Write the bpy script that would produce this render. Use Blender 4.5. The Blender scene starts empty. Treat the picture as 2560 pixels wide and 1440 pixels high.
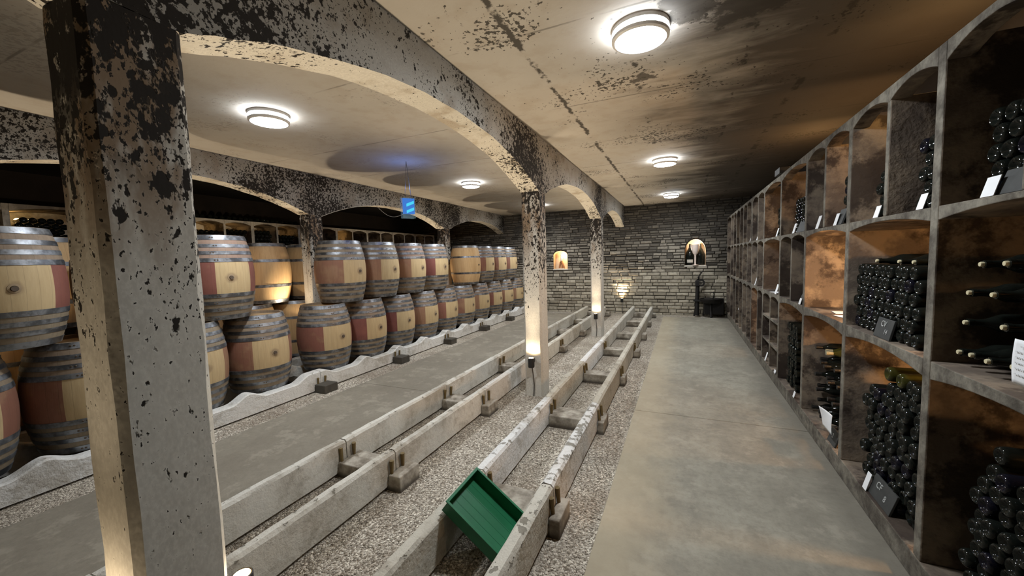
import bpy, bmesh, math, random
import numpy as np
from mathutils import Vector, Matrix
random.seed(7)
rng = np.random.default_rng(11)
SC = bpy.context.scene
COL = SC.collection
PI = math.pi

# ------------------------------------------------------------------ shader helpers
class NT:
    def __init__(self, name):
        self.m = bpy.data.materials.new(name)
        self.m.use_nodes = True
        self.t = self.m.node_tree
        self.b = self.t.nodes['Principled BSDF']
        self.out = self.t.nodes['Material Output']
    def put(self, sock, v):
        if isinstance(v, bpy.types.NodeSocket):
            self.t.links.new(v, sock)
        elif isinstance(v, (tuple, list)):
            if len(sock.default_value) == 4 and len(v) == 3:
                v = (*v, 1.0)
            sock.default_value = v
        else:
            sock.default_value = v
    def n(self, typ, ins=None, **props):
        nd = self.t.nodes.new(typ)
        for k, v in props.items():
            setattr(nd, k, v)
        for k, v in (ins or {}).items():
            self.put(nd.inputs[k], v)
        return nd
    def math(self, op, a, b=0.0, clamp=False):
        nd = self.n('ShaderNodeMath', {0: a, 1: b}, operation=op)
        nd.use_clamp = clamp
        return nd.outputs[0]
    def vmath(self, op, a, b=(0, 0, 0)):
        return self.n('ShaderNodeVectorMath', {0: a, 1: b}, operation=op).outputs[0]
    def mix(self, f, a, b, blend='MIX'):
        nd = self.n('ShaderNodeMix', data_type='RGBA', blend_type=blend)
        self.put(nd.inputs[0], f); self.put(nd.inputs[6], a); self.put(nd.inputs[7], b)
        return nd.outputs[2]
    def noise(self, vec, scale, detail=3.0, rough=0.55, dist=0.0):
        return self.n('ShaderNodeTexNoise', {'Vector': vec, 'Scale': scale, 'Detail': detail, 'Roughness': rough, 'Distortion': dist}).outputs[0]
    def vor(self, vec, scale, feature='F1', out=0):
        return self.n('ShaderNodeTexVoronoi', {'Vector': vec, 'Scale': scale}, feature=feature).outputs[out]
    def step(self, x, lo, hi, a=0.0, b=1.0):
        nd = self.n('ShaderNodeMapRange', interpolation_type='SMOOTHSTEP')
        for k, v in enumerate((x, lo, hi, a, b)):
            self.put(nd.inputs[k], v)
        return nd.outputs[0]
    def lin(self, x, lo, hi, a=0.0, b=1.0):
        nd = self.n('ShaderNodeMapRange')
        for k, v in enumerate((x, lo, hi, a, b)):
            self.put(nd.inputs[k], v)
        return nd.outputs[0]
    def pos(self):
        return self.n('ShaderNodeNewGeometry').outputs['Position']
    def obj(self):
        return self.n('ShaderNodeTexCoord').outputs['Object']
    def xyz(self, v):
        s = self.n('ShaderNodeSeparateXYZ', {0: v}).outputs
        return s[0], s[1], s[2]
    def ocol(self):
        return self.n('ShaderNodeObjectInfo').outputs['Color']
    def orand(self):
        return self.n('ShaderNodeObjectInfo').outputs['Random']
    def bump(self, h, strength=0.3, dist=0.01):
        nd = self.n('ShaderNodeBump', {'Strength': strength, 'Distance': dist, 'Height': h})
        self.t.links.new(nd.outputs[0], self.b.inputs['Normal'])
    def fin(self, color, rough=0.8, metal=0.0, spec=0.3):
        self.put(self.b.inputs['Base Color'], color)
        self.put(self.b.inputs['Roughness'], rough)
        self.put(self.b.inputs['Metallic'], metal)
        self.put(self.b.inputs['Specular IOR Level'], spec)
        return self.m

def plain(name, color, rough=0.7, metal=0.0, spec=0.4, var=0.15, scale=30.0, bump=0.1):
    k = NT(name)
    v = k.noise(k.obj(), scale, 4)
    dark = tuple(c * (1 - var * 2) for c in color)
    lite = tuple(min(1, c * (1 + var)) for c in color)
    c = k.mix(v, dark, lite)
    if bump:
        k.bump(v, bump, 0.004)
    return k.fin(c, rough, metal, spec)

def emit(name, color, strength):
    k = NT(name)
    k.put(k.b.inputs['Base Color'], (0.8, 0.8, 0.8) if strength > 5 else (0.02, 0.05, 0.1))
    k.put(k.b.inputs['Emission Color'], color)
    k.put(k.b.inputs['Emission Strength'], strength)
    return k.m

M = {}
# whitewashed columns and beams with mould speckles
def mk_paint(name, kind):
    k = NT(name)
    p = k.pos(); x, y, z = k.xyz(p)
    if kind == 'column':
        sv = k.vmath('MULTIPLY', p, (1, 1, 0.6))
    else:
        sv = p
    big = k.noise(p, 1.7, 3)
    med = k.noise(sv, 7.0, 4, 0.6)
    fine = k.noise(sv, 30.0, 3, 0.55)
    fine2 = k.noise(sv, 75.0, 3, 0.6)
    base = k.mix(med, (0.40, 0.372, 0.32), (0.58, 0.55, 0.485))
    base = k.mix(k.step(fine2, .35, .75), base, (0.60, 0.57, 0.50))
    if kind == 'column':
        hgt = k.lin(z, 0.55, 2.25, 0.0, 1.0)
        thr = k.math('SUBTRACT', 0.735, k.math('MULTIPLY', k.math('POWER', hgt, .8), 0.225))
        thr = k.math('SUBTRACT', thr, k.math('MULTIPLY', k.math('SUBTRACT', big, 0.5), 0.35))
        rust = k.math('MULTIPLY', k.step(k.noise(k.vmath('MULTIPLY', p, (3.2, 3.2, 1.0)), 2.2, 4, 0.6), .44, .60), k.step(z, 1.35, 2.0))
        streak = k.math('MULTIPLY', k.step(k.noise(k.vmath('MULTIPLY', p, (16, 16, 0.9)), 1.0, 3, 0.5), .58, .70), k.step(z, 0.9, 1.75))
        rust = k.math('MAXIMUM', rust, k.math('MULTIPLY', streak, .8))
        c = k.mix(k.math('MULTIPLY', rust, .85), base, (0.17, 0.10, 0.045))
    else:
        ph = k.math('PINGPONG', k.math('SUBTRACT', y, 0.665), 1.83)   # 0 at a column, 1.78 at mid span
        near = k.step(ph, 0.2, 1.5, 1.0, 0.0)
        thr = k.math('SUBTRACT', k.math('SUBTRACT', 0.610, k.math('MULTIPLY', k.step(x, -3.2, -3.0, 1, 0), .030)), k.math('MULTIPLY', near, 0.085))
        thr = k.math('SUBTRACT', thr, k.math('MULTIPLY', k.math('SUBTRACT', big, 0.5), 0.40))
        rust = k.math('MULTIPLY', k.step(k.noise(p, 2.6, 4, .6), .50, .66), 0.55)
        c = k.mix(rust, base, (0.24, 0.17, 0.10))
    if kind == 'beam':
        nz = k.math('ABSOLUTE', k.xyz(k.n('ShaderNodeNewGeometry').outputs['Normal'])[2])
        c = k.mix(k.step(nz, .35, .6), k.mix(.5, c, (0.16, 0.15, 0.135)), c)  # upright faces coloured greyer, dimming them against the uplit soffit
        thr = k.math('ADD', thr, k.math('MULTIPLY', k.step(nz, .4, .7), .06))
    sp = k.step(k.math('ADD', k.math('MULTIPLY', fine, .75), k.math('MULTIPLY', med, .25)), k.math('SUBTRACT', thr, .02), k.math('ADD', thr, .02))
    sp2 = k.step(fine2, k.math('ADD', thr, .015), k.math('ADD', thr, .05))
    if kind == 'column':
        blot = k.math('MULTIPLY', k.step(k.noise(sv, 8.5, 5, .70), k.math('ADD', .485, k.math('MULTIPLY', k.step(k.xyz(k.n('ShaderNodeNewGeometry').outputs['Normal'])[0], .3, .8), .055)), k.math('ADD', .53, k.math('MULTIPLY', k.step(k.xyz(k.n('ShaderNodeNewGeometry').outputs['Normal'])[0], .3, .8), .055))), k.step(z, 1.75, 2.2))
        sp = k.math('MAXIMUM', sp, blot)
    c = k.mix(k.math('MAXIMUM', sp, sp2), c, (0.022, 0.018, 0.014))
    k.bump(k.math('SUBTRACT', med, k.math('MULTIPLY', sp, .5)), 0.35, 0.012)
    return k.fin(c, 0.85, 0, .2)
M['column'] = mk_paint('whitewash_column', 'column')
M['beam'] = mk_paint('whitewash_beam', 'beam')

def mk_ceiling():
    k = NT('mouldy_ceiling')
    p = k.pos(); x, y, z = k.xyz(p)
    big = k.noise(p, 0.8, 4, .6)
    stretch = k.noise(k.vmath('MULTIPLY', p, (1.0, 3.0, 1)), 1.4, 5, .62, .4)
    med = k.noise(p, 5, 4, .6)
    fine = k.noise(p, 30, 3, .6)
    base = k.mix(big, (0.29, 0.268, 0.235), (0.44, 0.412, 0.37))
    base = k.mix(k.math('MULTIPLY', k.step(med, .45, .7), .35), base, (0.28, 0.235, 0.18))
    # formwork joints
    def seam(co, at, w):
        d = k.math('ABSOLUTE', k.math('SUBTRACT', k.math('ADD', co, k.math('MULTIPLY', k.math('SUBTRACT', k.noise(p, 11, 5, .7), .5), .10)), at))
        return k.step(d, w * .4, w, 1.0, 0.0)
    s = None
    for at, w, den in ((-.97, .026, .42), (-.32, .030, .54), (.40, .022, .52), (.86, .04, .50)):
        q = k.math('MULTIPLY', seam(x, at, w), k.step(k.noise(p, 3.4, 5, .7), den, den + .08))
        s = q if s is None else k.math('MAXIMUM', s, q)
    cy = k.math('PINGPONG', k.math('ADD', y, 0.15), 0.62)
    cross = k.math('MULTIPLY', k.step(cy, .004, .012, 1, 0), k.step(stretch, .42, .55))
    cross = k.math('MULTIPLY', cross, .55)
    # mould: right hand strip over the racks is nearly black, patches elsewhere
    dark = k.math('ADD', k.lin(x, -1.3, .9, -.28, .38), k.math('ADD', k.math('MULTIPLY', stretch, .6), k.math('MULTIPLY', big, .4)))
    dark = k.step(dark, .46, .82)
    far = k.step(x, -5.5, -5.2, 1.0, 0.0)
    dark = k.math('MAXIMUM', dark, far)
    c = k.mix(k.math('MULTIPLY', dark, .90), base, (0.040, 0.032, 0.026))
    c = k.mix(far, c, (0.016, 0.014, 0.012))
    thr = k.math('SUBTRACT', .70, k.math('MULTIPLY', k.step(k.noise(p, 1.3, 3, .6), .45, .68), .20))
    sp = k.step(fine, thr, k.math('ADD', thr, .04))
    sp = k.math('MULTIPLY', sp, k.step(x, -1.6, -1.4, .25, 1.0))
    # the large patch beside the near lamp
    dd = k.math('MINIMUM', k.n('ShaderNodeVectorMath', {0: p, 1: (0.07, 2.40, 2.97)}, operation='DISTANCE').outputs['Value'], k.n('ShaderNodeVectorMath', {0: p, 1: (0.36, 2.60, 2.97)}, operation='DISTANCE').outputs['Value'])
    patch = k.step(k.math('ADD', dd, k.math('MULTIPLY', k.math('SUBTRACT', k.noise(p, 6, 5, .65), .5), .60)), .17, .23, 1, 0)
    d2 = k.n('ShaderNodeVectorMath', {0: p, 1: (-0.29, 3.28, 2.97)}, operation='DISTANCE').outputs['Value']
    patch2 = k.step(k.math('ADD', d2, k.math('MULTIPLY', k.math('SUBTRACT', k.noise(p, 9, 4, .65), .5), .40)), .05, .09, 1, 0)
    allm = k.math('MAXIMUM', k.math('MAXIMUM', s, sp), k.math('MAXIMUM', cross, k.math('MULTIPLY', k.math('MAXIMUM', patch, patch2), .9)))
    c = k.mix(k.math('MULTIPLY', allm, .9), c, (0.030, 0.026, 0.021))
    k.bump(k.math('ADD', med, k.math('MULTIPLY', fine, .3)), .25, .01)
    return k.fin(c, .9, 0, .2)
M['ceiling'] = mk_ceiling()

def mk_slab():
    k = NT('worn_concrete')
    p = k.pos(); x, y, z = k.xyz(p)
    a = k.noise(p, 1.1, 5, .6); b = k.noise(p, 6, 4, .6); f = k.noise(p, 90, 3, .6)
    c = k.mix(k.step(a, .3, .7), (0.195, 0.178, 0.138), (0.305, 0.285, 0.225))
    c = k.mix(k.math('MULTIPLY', k.step(b, .45, .7), .45), c, (0.15, 0.135, 0.105))
    c = k.mix(k.step(k.noise(k.vmath('MULTIPLY', p, (3.2, .7, 1)), 1.6, 5, .65), .45, .75, 0, .4), c, (0.13, 0.12, 0.095))
    c = k.mix(k.step(x, -2.4, -2.2, .5, 0), c, (0.155, 0.125, 0.092))
    g2 = k.noise(p, 22, 5, .7)
    c = k.mix(k.step(g2, .40, .70, 0, .45), c, (0.145, 0.125, 0.095))
    c = k.mix(k.step(k.noise(p, 3.5, 6, .7), .52, .62, 0, .30), c, (0.40, 0.365, 0.29))
    c = k.mix(k.math('MULTIPLY', f, .18), c, (0.42, 0.40, 0.34))
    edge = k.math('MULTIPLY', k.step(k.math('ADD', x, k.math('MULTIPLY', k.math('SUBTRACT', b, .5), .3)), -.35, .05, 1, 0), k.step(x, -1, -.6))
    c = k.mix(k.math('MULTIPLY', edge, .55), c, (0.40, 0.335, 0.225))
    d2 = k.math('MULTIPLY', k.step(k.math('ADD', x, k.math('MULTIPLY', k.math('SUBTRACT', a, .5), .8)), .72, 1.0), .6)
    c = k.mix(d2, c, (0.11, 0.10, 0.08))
    k.bump(k.math('ADD', b, k.math('MULTIPLY', f, .4)), .2, .006)
    return k.fin(c, .82, 0, .3)
M['slab'] = mk_slab()

def mk_gravel():
    k = NT('gravel_bed')
    p = k.pos()
    v = k.vor(p, 95, 'F1', 1)
    d = k.vor(p, 95, 'F1', 0)
    a = k.noise(p, 1.6, 4, .6)
    g = k.n('ShaderNodeSeparateColor', {0: v}).outputs[0]
    c = k.mix(g, (0.18, 0.15, 0.115), (0.72, 0.65, 0.54))
    c = k.mix(k.math('MULTIPLY', k.step(a, .4, .7), .45), c, (0.20, 0.16, 0.115))
    k.bump(k.math('SUBTRACT', 1.0, d), 1.0, .012)
    return k.fin(c, .9, 0, .15)
M['gravel'] = mk_gravel()
def mk_pebble():
    k = NT('gravel_pebble')
    r = k.n('ShaderNodeNewGeometry').outputs['Random Per Island']
    a = k.noise(k.pos(), 1.6, 4, .6)
    c = k.mix(r, (0.20, 0.17, 0.13), (0.85, 0.79, 0.68))
    c = k.mix(k.math('MULTIPLY', k.step(a, .4, .65), .5), c, (0.25, 0.19, 0.135))
    return k.fin(c, .85, 0, .25)
M['pebble'] = mk_pebble()

def mk_rail():
    k = NT('cast_rail_concrete')
    o = k.ocol(); p = k.pos(); x, y, z = k.xyz(p)
    a = k.noise(p, 3, 4, .6); b = k.noise(p, 14, 4, .65); f = k.noise(p, 60, 2)
    sep = k.n('ShaderNodeSeparateColor', {0: o}).outputs
    base = k.mix(b, (0.43, 0.40, 0.325), (0.66, 0.625, 0.53))
    base = k.mix(sep[0], base, (0.66, 0.665, 0.66))       # red = share of fresh white paint
    base = k.mix(k.math('MULTIPLY', sep[1], .6), base, (0.30, 0.275, 0.22))   # green = bare grey concrete
    dirt = k.math('MULTIPLY', k.step(k.math('ADD', k.math('MULTIPLY', a, .6), k.math('MULTIPLY', b, .4)), .46, .62), .6)
    c = k.mix(dirt, base, (0.27, 0.235, 0.18))
    thr = k.lin(sep[2], 0, 1, .68, .53)                       # blue = amount of flaking
    fl = k.step(k.math('ADD', k.math('MULTIPLY', b, .8), k.math('MULTIPLY', k.step(z, .14, .23), .13)), thr, k.math('ADD', thr, .03))
    c = k.mix(k.math('MULTIPLY', fl, .8), c, (0.17, 0.155, 0.12))
    k.bump(k.math('ADD', k.math('SUBTRACT', b, k.math('MULTIPLY', fl, .6)), k.math('MULTIPLY', f, .3)), .8, .014)
    return k.fin(c, .85, 0, .25)
M['rail'] = mk_rail()
def mk_sleeper():
    k = NT('weathered_sleeper')
    p = k.pos(); x, y, z = k.xyz(p)
    a = k.noise(p, 7, 5, .65); w = k.noise(k.vmath('MULTIPLY', p, (4, 22, 22)), 1.0, 4)
    c = k.mix(k.step(a, .3, .7), (0.12, 0.10, 0.078), (0.50, 0.46, 0.385))
    c = k.mix(k.math('MULTIPLY', w, .4), c, (0.22, 0.185, 0.14))
    c = k.mix(k.step(z, -.02, .025, .8, 0), c, (0.05, 0.04, 0.03))
    k.bump(k.math('ADD', a, w), .35, .008)
    return k.fin(c, .88, 0, .2)
M['sleeper'] = mk_sleeper()
M['sleeper_dark'] = plain('dark_sleeper', (0.075, 0.065, 0.05), .9, var=.35, scale=9)
M['wedge'] = plain('oiled_wedge_wood', (0.15, 0.105, 0.04), .7)

def mk_rack(name, edge, inside):
    k = NT(name)
    p = k.pos(); x, y, z = k.xyz(p)
    a = k.noise(p, 4, 5, .65); b = k.noise(p, 16, 4, .6); f = k.noise(p, 60, 2)
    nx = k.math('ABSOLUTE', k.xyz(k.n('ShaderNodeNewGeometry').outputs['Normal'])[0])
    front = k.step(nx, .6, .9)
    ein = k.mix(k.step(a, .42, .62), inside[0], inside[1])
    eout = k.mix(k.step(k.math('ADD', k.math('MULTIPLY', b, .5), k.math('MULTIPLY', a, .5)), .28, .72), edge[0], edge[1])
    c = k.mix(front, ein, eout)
    stain = k.math('MULTIPLY', k.step(k.noise(p, 2.6, 6, .68), .47, .57), .85)
    c = k.mix(k.math('MULTIPLY', stain, k.math('SUBTRACT', 1.0, k.math('MULTIPLY', front, .6))), c, (0.030, 0.021, 0.017))
    k.bump(k.math('ADD', b, k.math('MULTIPLY', f, .3)), .5, .012)
    return k.fin(c, .88, 0, .2)
M['rack'] = mk_rack('bottle_rack_concrete', ((0.06, 0.052, 0.042), (0.23, 0.212, 0.172)), ((0.12, 0.095, 0.075), (0.24, 0.19, 0.14)))
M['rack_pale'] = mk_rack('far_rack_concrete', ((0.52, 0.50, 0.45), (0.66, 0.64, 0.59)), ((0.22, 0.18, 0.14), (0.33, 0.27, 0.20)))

def mk_stone():
    k = NT('stone_courses')
    p = k.pos(); x, y, z = k.xyz(p)
    r = k.n('ShaderNodeNewGeometry').outputs['Random Per Island']
    b = k.noise(p, 14, 4, .65); a = k.noise(p, 1.3, 4, .6)
    low = k.mix(r, (0.25, 0.22, 0.165), (0.48, 0.43, 0.335))
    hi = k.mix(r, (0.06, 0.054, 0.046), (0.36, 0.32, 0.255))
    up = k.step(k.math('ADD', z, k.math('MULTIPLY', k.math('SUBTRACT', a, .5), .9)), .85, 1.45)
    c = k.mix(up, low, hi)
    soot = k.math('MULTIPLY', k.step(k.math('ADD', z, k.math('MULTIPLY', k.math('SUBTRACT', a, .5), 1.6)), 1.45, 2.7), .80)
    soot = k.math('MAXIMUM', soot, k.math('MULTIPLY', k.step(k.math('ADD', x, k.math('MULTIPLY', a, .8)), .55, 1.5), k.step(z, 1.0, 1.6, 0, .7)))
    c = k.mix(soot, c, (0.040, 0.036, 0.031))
    c = k.mix(k.math('MULTIPLY', k.step(b, .45, .7), .5), c, (0.11, 0.095, 0.075))
    k.bump(b, .5, .012)
    return k.fin(c, .9, 0, .2)
M['stone'] = mk_stone()
M['mortar'] = plain('old_mortar', (0.045, 0.038, 0.029), .95, var=.3, scale=9)
M['darkwall'] = plain('sooty_plaster', (0.022, 0.017, 0.014), .95, var=.35, scale=3)

def mk_oak(name, fresh):
    k = NT(name)
    o = k.obj(); x, y, z = k.xyz(o)
    oc = k.n('ShaderNodeSeparateColor', {0: k.ocol()}).outputs
    rnd = k.orand()
    ang = k.math('ARCTAN2', y, x)
    cell = k.math('FLOOR', k.math('MULTIPLY', k.math('ADD', ang, 3.2), 30 / (2 * PI)))
    fr = k.math('FRACT', k.math('MULTIPLY', k.math('ADD', ang, 3.2), 30 / (2 * PI)))
    joint = k.math('MULTIPLY', k.step(k.math('ABSOLUTE', k.math('SUBTRACT', fr, .5)), .465, .495), .22)
    wn = k.n('ShaderNodeTexWhiteNoise', {'Vector': k.n('ShaderNodeCombineXYZ', {0: cell, 1: k.math('MULTIPLY', rnd, 37.0)}).outputs[0]}, noise_dimensions='3D').outputs[0]
    grain = k.noise(k.vmath('MULTIPLY', k.vmath('ADD', o, k.n('ShaderNodeCombineXYZ', {0: k.math('MULTIPLY', rnd, 9)}).outputs[0]), (14, 14, 1.6)), 3.0, 4, .6)
    blot = k.noise(k.vmath('ADD', o, k.n('ShaderNodeCombineXYZ', {2: k.math('MULTIPLY', rnd, 20)}).outputs[0]), 5.0, 4, .6)
    if fresh:
        c = k.mix(grain, (0.40, 0.25, 0.11), (0.60, 0.42, 0.22))
        c = k.mix(k.math('MULTIPLY', wn, .3), c, (0.34, 0.20, 0.09))
        end = k.step(k.math('ABSOLUTE', z), .30, .44)
        c = k.mix(k.math('MULTIPLY', end, .35), c, (0.33, 0.25, 0.17))
    else:
        end = k.mix(grain, (0.15, 0.118, 0.08), (0.30, 0.245, 0.17))
        pink = k.mix(grain, (0.20, 0.115, 0.09), (0.34, 0.225, 0.175))
        end = k.mix(k.math('MULTIPLY', k.step(z, .05, .15), k.math('MULTIPLY', oc[1], .8)), end, pink)
        end = k.mix(k.math('MULTIPLY', wn, .4), end, (0.20, 0.15, 0.10))
        midb = k.math('LESS_THAN', k.math('ABSOLUTE', z), .165)
        pale = k.mix(grain, (0.37, 0.265, 0.135), (0.52, 0.40, 0.225))
        brown = k.mix(grain, (0.20, 0.105, 0.06), (0.31, 0.185, 0.11))
        red = k.mix(blot, (0.10, 0.026, 0.027), (0.25, 0.095, 0.07))
        stain = k.mix(k.math('MULTIPLY', oc[0], k.step(k.math('ADD', blot, k.math('MULTIPLY', oc[0], .35)), .50, .75)), brown, red)
        a2 = k.math('ADD', ang, k.math('MULTIPLY', k.math('SUBTRACT', wn, .5), .04))
        inpale = k.math('MULTIPLY', k.math('GREATER_THAN', a2, k.math('SUBTRACT', -.72, k.math('MULTIPLY', oc[2], -.35))), k.math('LESS_THAN', a2, .62))
        midc = k.mix(inpale, stain, pale)
        c = k.mix(midb, end, midc)
        bd = k.n('ShaderNodeVectorMath', {0: o, 1: (.355, 0, 0)}, operation='DISTANCE').outputs['Value']
        drip = k.step(k.math('ADD', bd, k.math('MULTIPLY', k.math('SUBTRACT', blot, .5), .09)), .035, .065, .45, 0)
        c = k.mix(drip, c, (0.14, 0.085, 0.055))
    c = k.mix(joint, c, (0.05, 0.03, 0.02))
    k.bump(k.math('SUBTRACT', grain, joint), .25, .004)
    return k.fin(c, .65, 0, .3)
M['oak'] = mk_oak('seasoned_oak', False)
M['oak_fresh'] = mk_oak('fresh_oak', True)
def mk_hoop():
    k = NT('galvanised_hoop')
    p = k.pos()
    a = k.noise(p, 9, 4, .6); b = k.noise(p, 40, 3)
    c = k.mix(k.step(a, .4, .65), (0.11, 0.115, 0.125), (0.30, 0.315, 0.335))
    c = k.mix(k.math('MULTIPLY', k.step(b, .55, .7), .4), c, (0.10, 0.08, 0.07))
    return k.fin(c, k.lin(a, 0, 1, .30, .6), .75, .5)
M['hoop'] = mk_hoop()
M['bung'] = plain('bung_stopper', (0.09, 0.065, 0.045), .6)
M['bungring'] = plain('bung_bleached_ring', (0.30, 0.22, 0.13), .7)

def mk_glass(name, c1, rough=.03):
    k = NT(name)
    f = k.noise(k.pos(), 25, 3)
    c = k.mix(f, c1, tuple(v * 2.2 + .002 for v in c1))
    return k.fin(c, k.lin(f, .3, .8, rough, rough + .04), 0, .23)
M['glass'] = mk_glass('dark_bottle_glass', (0.004, 0.005, 0.004))
M['glass_blue'] = mk_glass('blue_black_bottle_glass', (0.003, 0.003, 0.0055))
M['glass_olive'] = mk_glass('olive_bottle_glass', (0.020, 0.020, 0.004))
M['foil_dark'] = plain('dark_capsule', (0.012, 0.011, 0.010), .5)
M['foil_cream'] = plain('cream_wax_tip', (0.62, 0.56, 0.36), .6)
M['foil_pale'] = plain('pale_green_capsule', (0.33, 0.31, 0.20), .6)
M['slate'] = plain('school_slate', (0.045, 0.047, 0.045), .75, var=.3, scale=18)
M['chalk'] = plain('chalk', (0.42, 0.43, 0.42), .95, bump=0)
M['paper'] = plain('white_paper', (0.80, 0.82, 0.84), .8, var=.03, bump=0)
M['paper_ink'] = plain('faded_ink', (0.70, 0.715, 0.73), .9, bump=0)
M['green'] = plain('green_plastic', (0.010, 0.135, 0.055), .42, var=.10, scale=12, bump=.05)
M['lampring'] = plain('lamp_ring_grey', (0.6, 0.6, 0.61), .45, var=.05, bump=0)
M['lampglow'] = emit('lamp_diffuser', (0.90, 0.95, 1.0), 75.0)
M['uplens'] = emit('uplight_lens', (1.0, 0.66, 0.30), 40.0)
M['fixture'] = plain('fixture_black', (0.02, 0.019, 0.018), .5, var=.1, bump=0)
M['iron'] = plain('dark_iron', (0.020, 0.018, 0.017), .55, .4, var=.25)
M['cable'] = plain('cable_grey', (0.10, 0.09, 0.08), .6, bump=0)
M['white_cable'] = plain('dusty_white_cable', (0.55, 0.53, 0.48), .7, bump=0)
M['niche'] = plain('niche_plaster', (0.62, 0.50, 0.36), .9, var=.12, scale=12)
M['sill'] = plain('niche_sill_stone', (0.56, 0.52, 0.45), .85, var=.1)
M['carved'] = plain('carved_wood', (0.30, 0.13, 0.05), .6)
M['goblet'] = plain('pale_goblet', (0.78, 0.66, 0.58), .35, var=.06, bump=0)
M['sign_blue'] = emit('sign_blue_light', (0.0, 0.17, 0.80), .80)
M['sign_cyan'] = emit('sign_cyan_light', (0.04, 0.72, 1.0), 1.0)
def mk_acrylic():
    k = NT('clear_acrylic')
    k.put(k.b.inputs['Base Color'], (0.45, 0.75, 0.85))
    k.put(k.b.inputs['Roughness'], .12)
    k.put(k.b.inputs['Alpha'], .10)
    return k.m
M['acrylic'] = mk_acrylic()

# ------------------------------------------------------------------ mesh helpers
class MB:
    def __init__(self):
        self.v = []; self.f = []; self.mi = []
    def add(self, vs, fs, mi=0):
        o = len(self.v)
        self.v += [tuple(p) for p in vs]
        self.f += [tuple(i + o for i in q) for q in fs]
        self.mi += [mi] * len(fs)
        return self
    def box(self, x0, x1, y0, y1, z0, z1, mi=0):
        v = [(x0, y0, z0), (x1, y0, z0), (x1, y1, z0), (x0, y1, z0), (x0, y0, z1), (x1, y0, z1), (x1, y1, z1), (x0, y1, z1)]
        return self.add(v, [(0, 3, 2, 1), (4, 5, 6, 7), (0, 1, 5, 4), (1, 2, 6, 5), (2, 3, 7, 6), (3, 0, 4, 7)], mi)
    def prism(self, poly, a, b, axis='x', mi=0):
        def P(p, t):
            if axis == 'x': return (t, p[0], p[1])
            if axis == 'y': return (p[0], t, p[1])
            return (p[0], p[1], t)
        n = len(poly)
        v = [P(p, a) for p in poly] + [P(p, b) for p in poly]
        f = [tuple(range(n))[::-1], tuple(range(n, 2 * n))] + [(i, (i + 1) % n, n + (i + 1) % n, n + i) for i in range(n)]
        return self.add(v, f, mi)
    def lathe(self, prof, seg=32, axis='z', c=(0, 0, 0), mi=0):
        vs, fs, rings = [], [], []
        for r, t in prof:
            if r < 1e-6:
                rings.append([len(vs)]); q = [(0, 0, t)]
            else:
                rings.append(list(range(len(vs), len(vs) + seg)))
                q = [(r * math.cos(2 * PI * i / seg), r * math.sin(2 * PI * i / seg), t) for i in range(seg)]
            for p in q:
                if axis == 'x': p = (p[2], p[0], p[1])
                elif axis == 'y': p = (p[1], p[2], p[0])
                vs.append((p[0] + c[0], p[1] + c[1], p[2] + c[2]))
        for A, B in zip(rings, rings[1:]):
            if len(A) == 1 and len(B) == 1: continue
            for i in range(seg):
                j = (i + 1) % seg
                if len(A) == 1: fs.append((A[0], B[j], B[i]))
                elif len(B) == 1: fs.append((A[i], A[j], B[0]))
                else: fs.append((A[i], A[j], B[j], B[i]))
        return self.add(vs, fs, mi)
    def tube(self, pts, r, n=8, mi=0):
        pts = [Vector(p) for p in pts]
        rr = r if isinstance(r, (list, tuple)) else [r] * len(pts)
        vs, fs = [], []
        up = Vector((0, 0, 1))
        for i, p in enumerate(pts):
            d = (pts[min(i + 1, len(pts) - 1)] - pts[max(i - 1, 0)]).normalized()
            a = d.cross(up if abs(d.dot(up)) < .95 else Vector((1, 0, 0))).normalized()
            b = d.cross(a)
            vs += [tuple(p + (a * math.cos(2 * PI * k / n) + b * math.sin(2 * PI * k / n)) * rr[i]) for k in range(n)]
        for i in range(len(pts) - 1):
            for k in range(n):
                l = (k + 1) % n
                fs.append((i * n + k, i * n + l, (i + 1) * n + l, (i + 1) * n + k))
        fs.append(tuple(range(n))); fs.append(tuple(range((len(pts) - 1) * n, len(pts) * n))[::-1])
        return self.add(vs, fs, mi)
    def mesh(self, name, mats, smooth=False):
        me = bpy.data.meshes.new(name)
        me.from_pydata(self.v, [], self.f)
        for m in mats: me.materials.append(m)
        if len(mats) > 1: me.polygons.foreach_set('material_index', self.mi)
        bm = bmesh.new(); bm.from_mesh(me)
        bmesh.ops.recalc_face_normals(bm, faces=bm.faces)
        bm.to_mesh(me); bm.free()
        if smooth:
            me.polygons.foreach_set('use_smooth', [True] * len(me.polygons))
            if smooth != 'all':
                me.set_sharp_from_angle(angle=math.radians(38))
        me.update()
        return me
    def build(self, name, mats, parent=None, smooth=False, bevel=0):
        if not isinstance(mats, (list, tuple)): mats = [mats]
        o = bpy.data.objects.new(name, self.mesh(name, mats, smooth))
        COL.objects.link(o)
        if parent: o.parent = parent
        if bevel:
            b = o.modifiers.new('edge', 'BEVEL'); b.width = bevel; b.segments = 2; b.limit_method = 'ANGLE'; b.angle_limit = math.radians(40)
        return o

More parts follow.
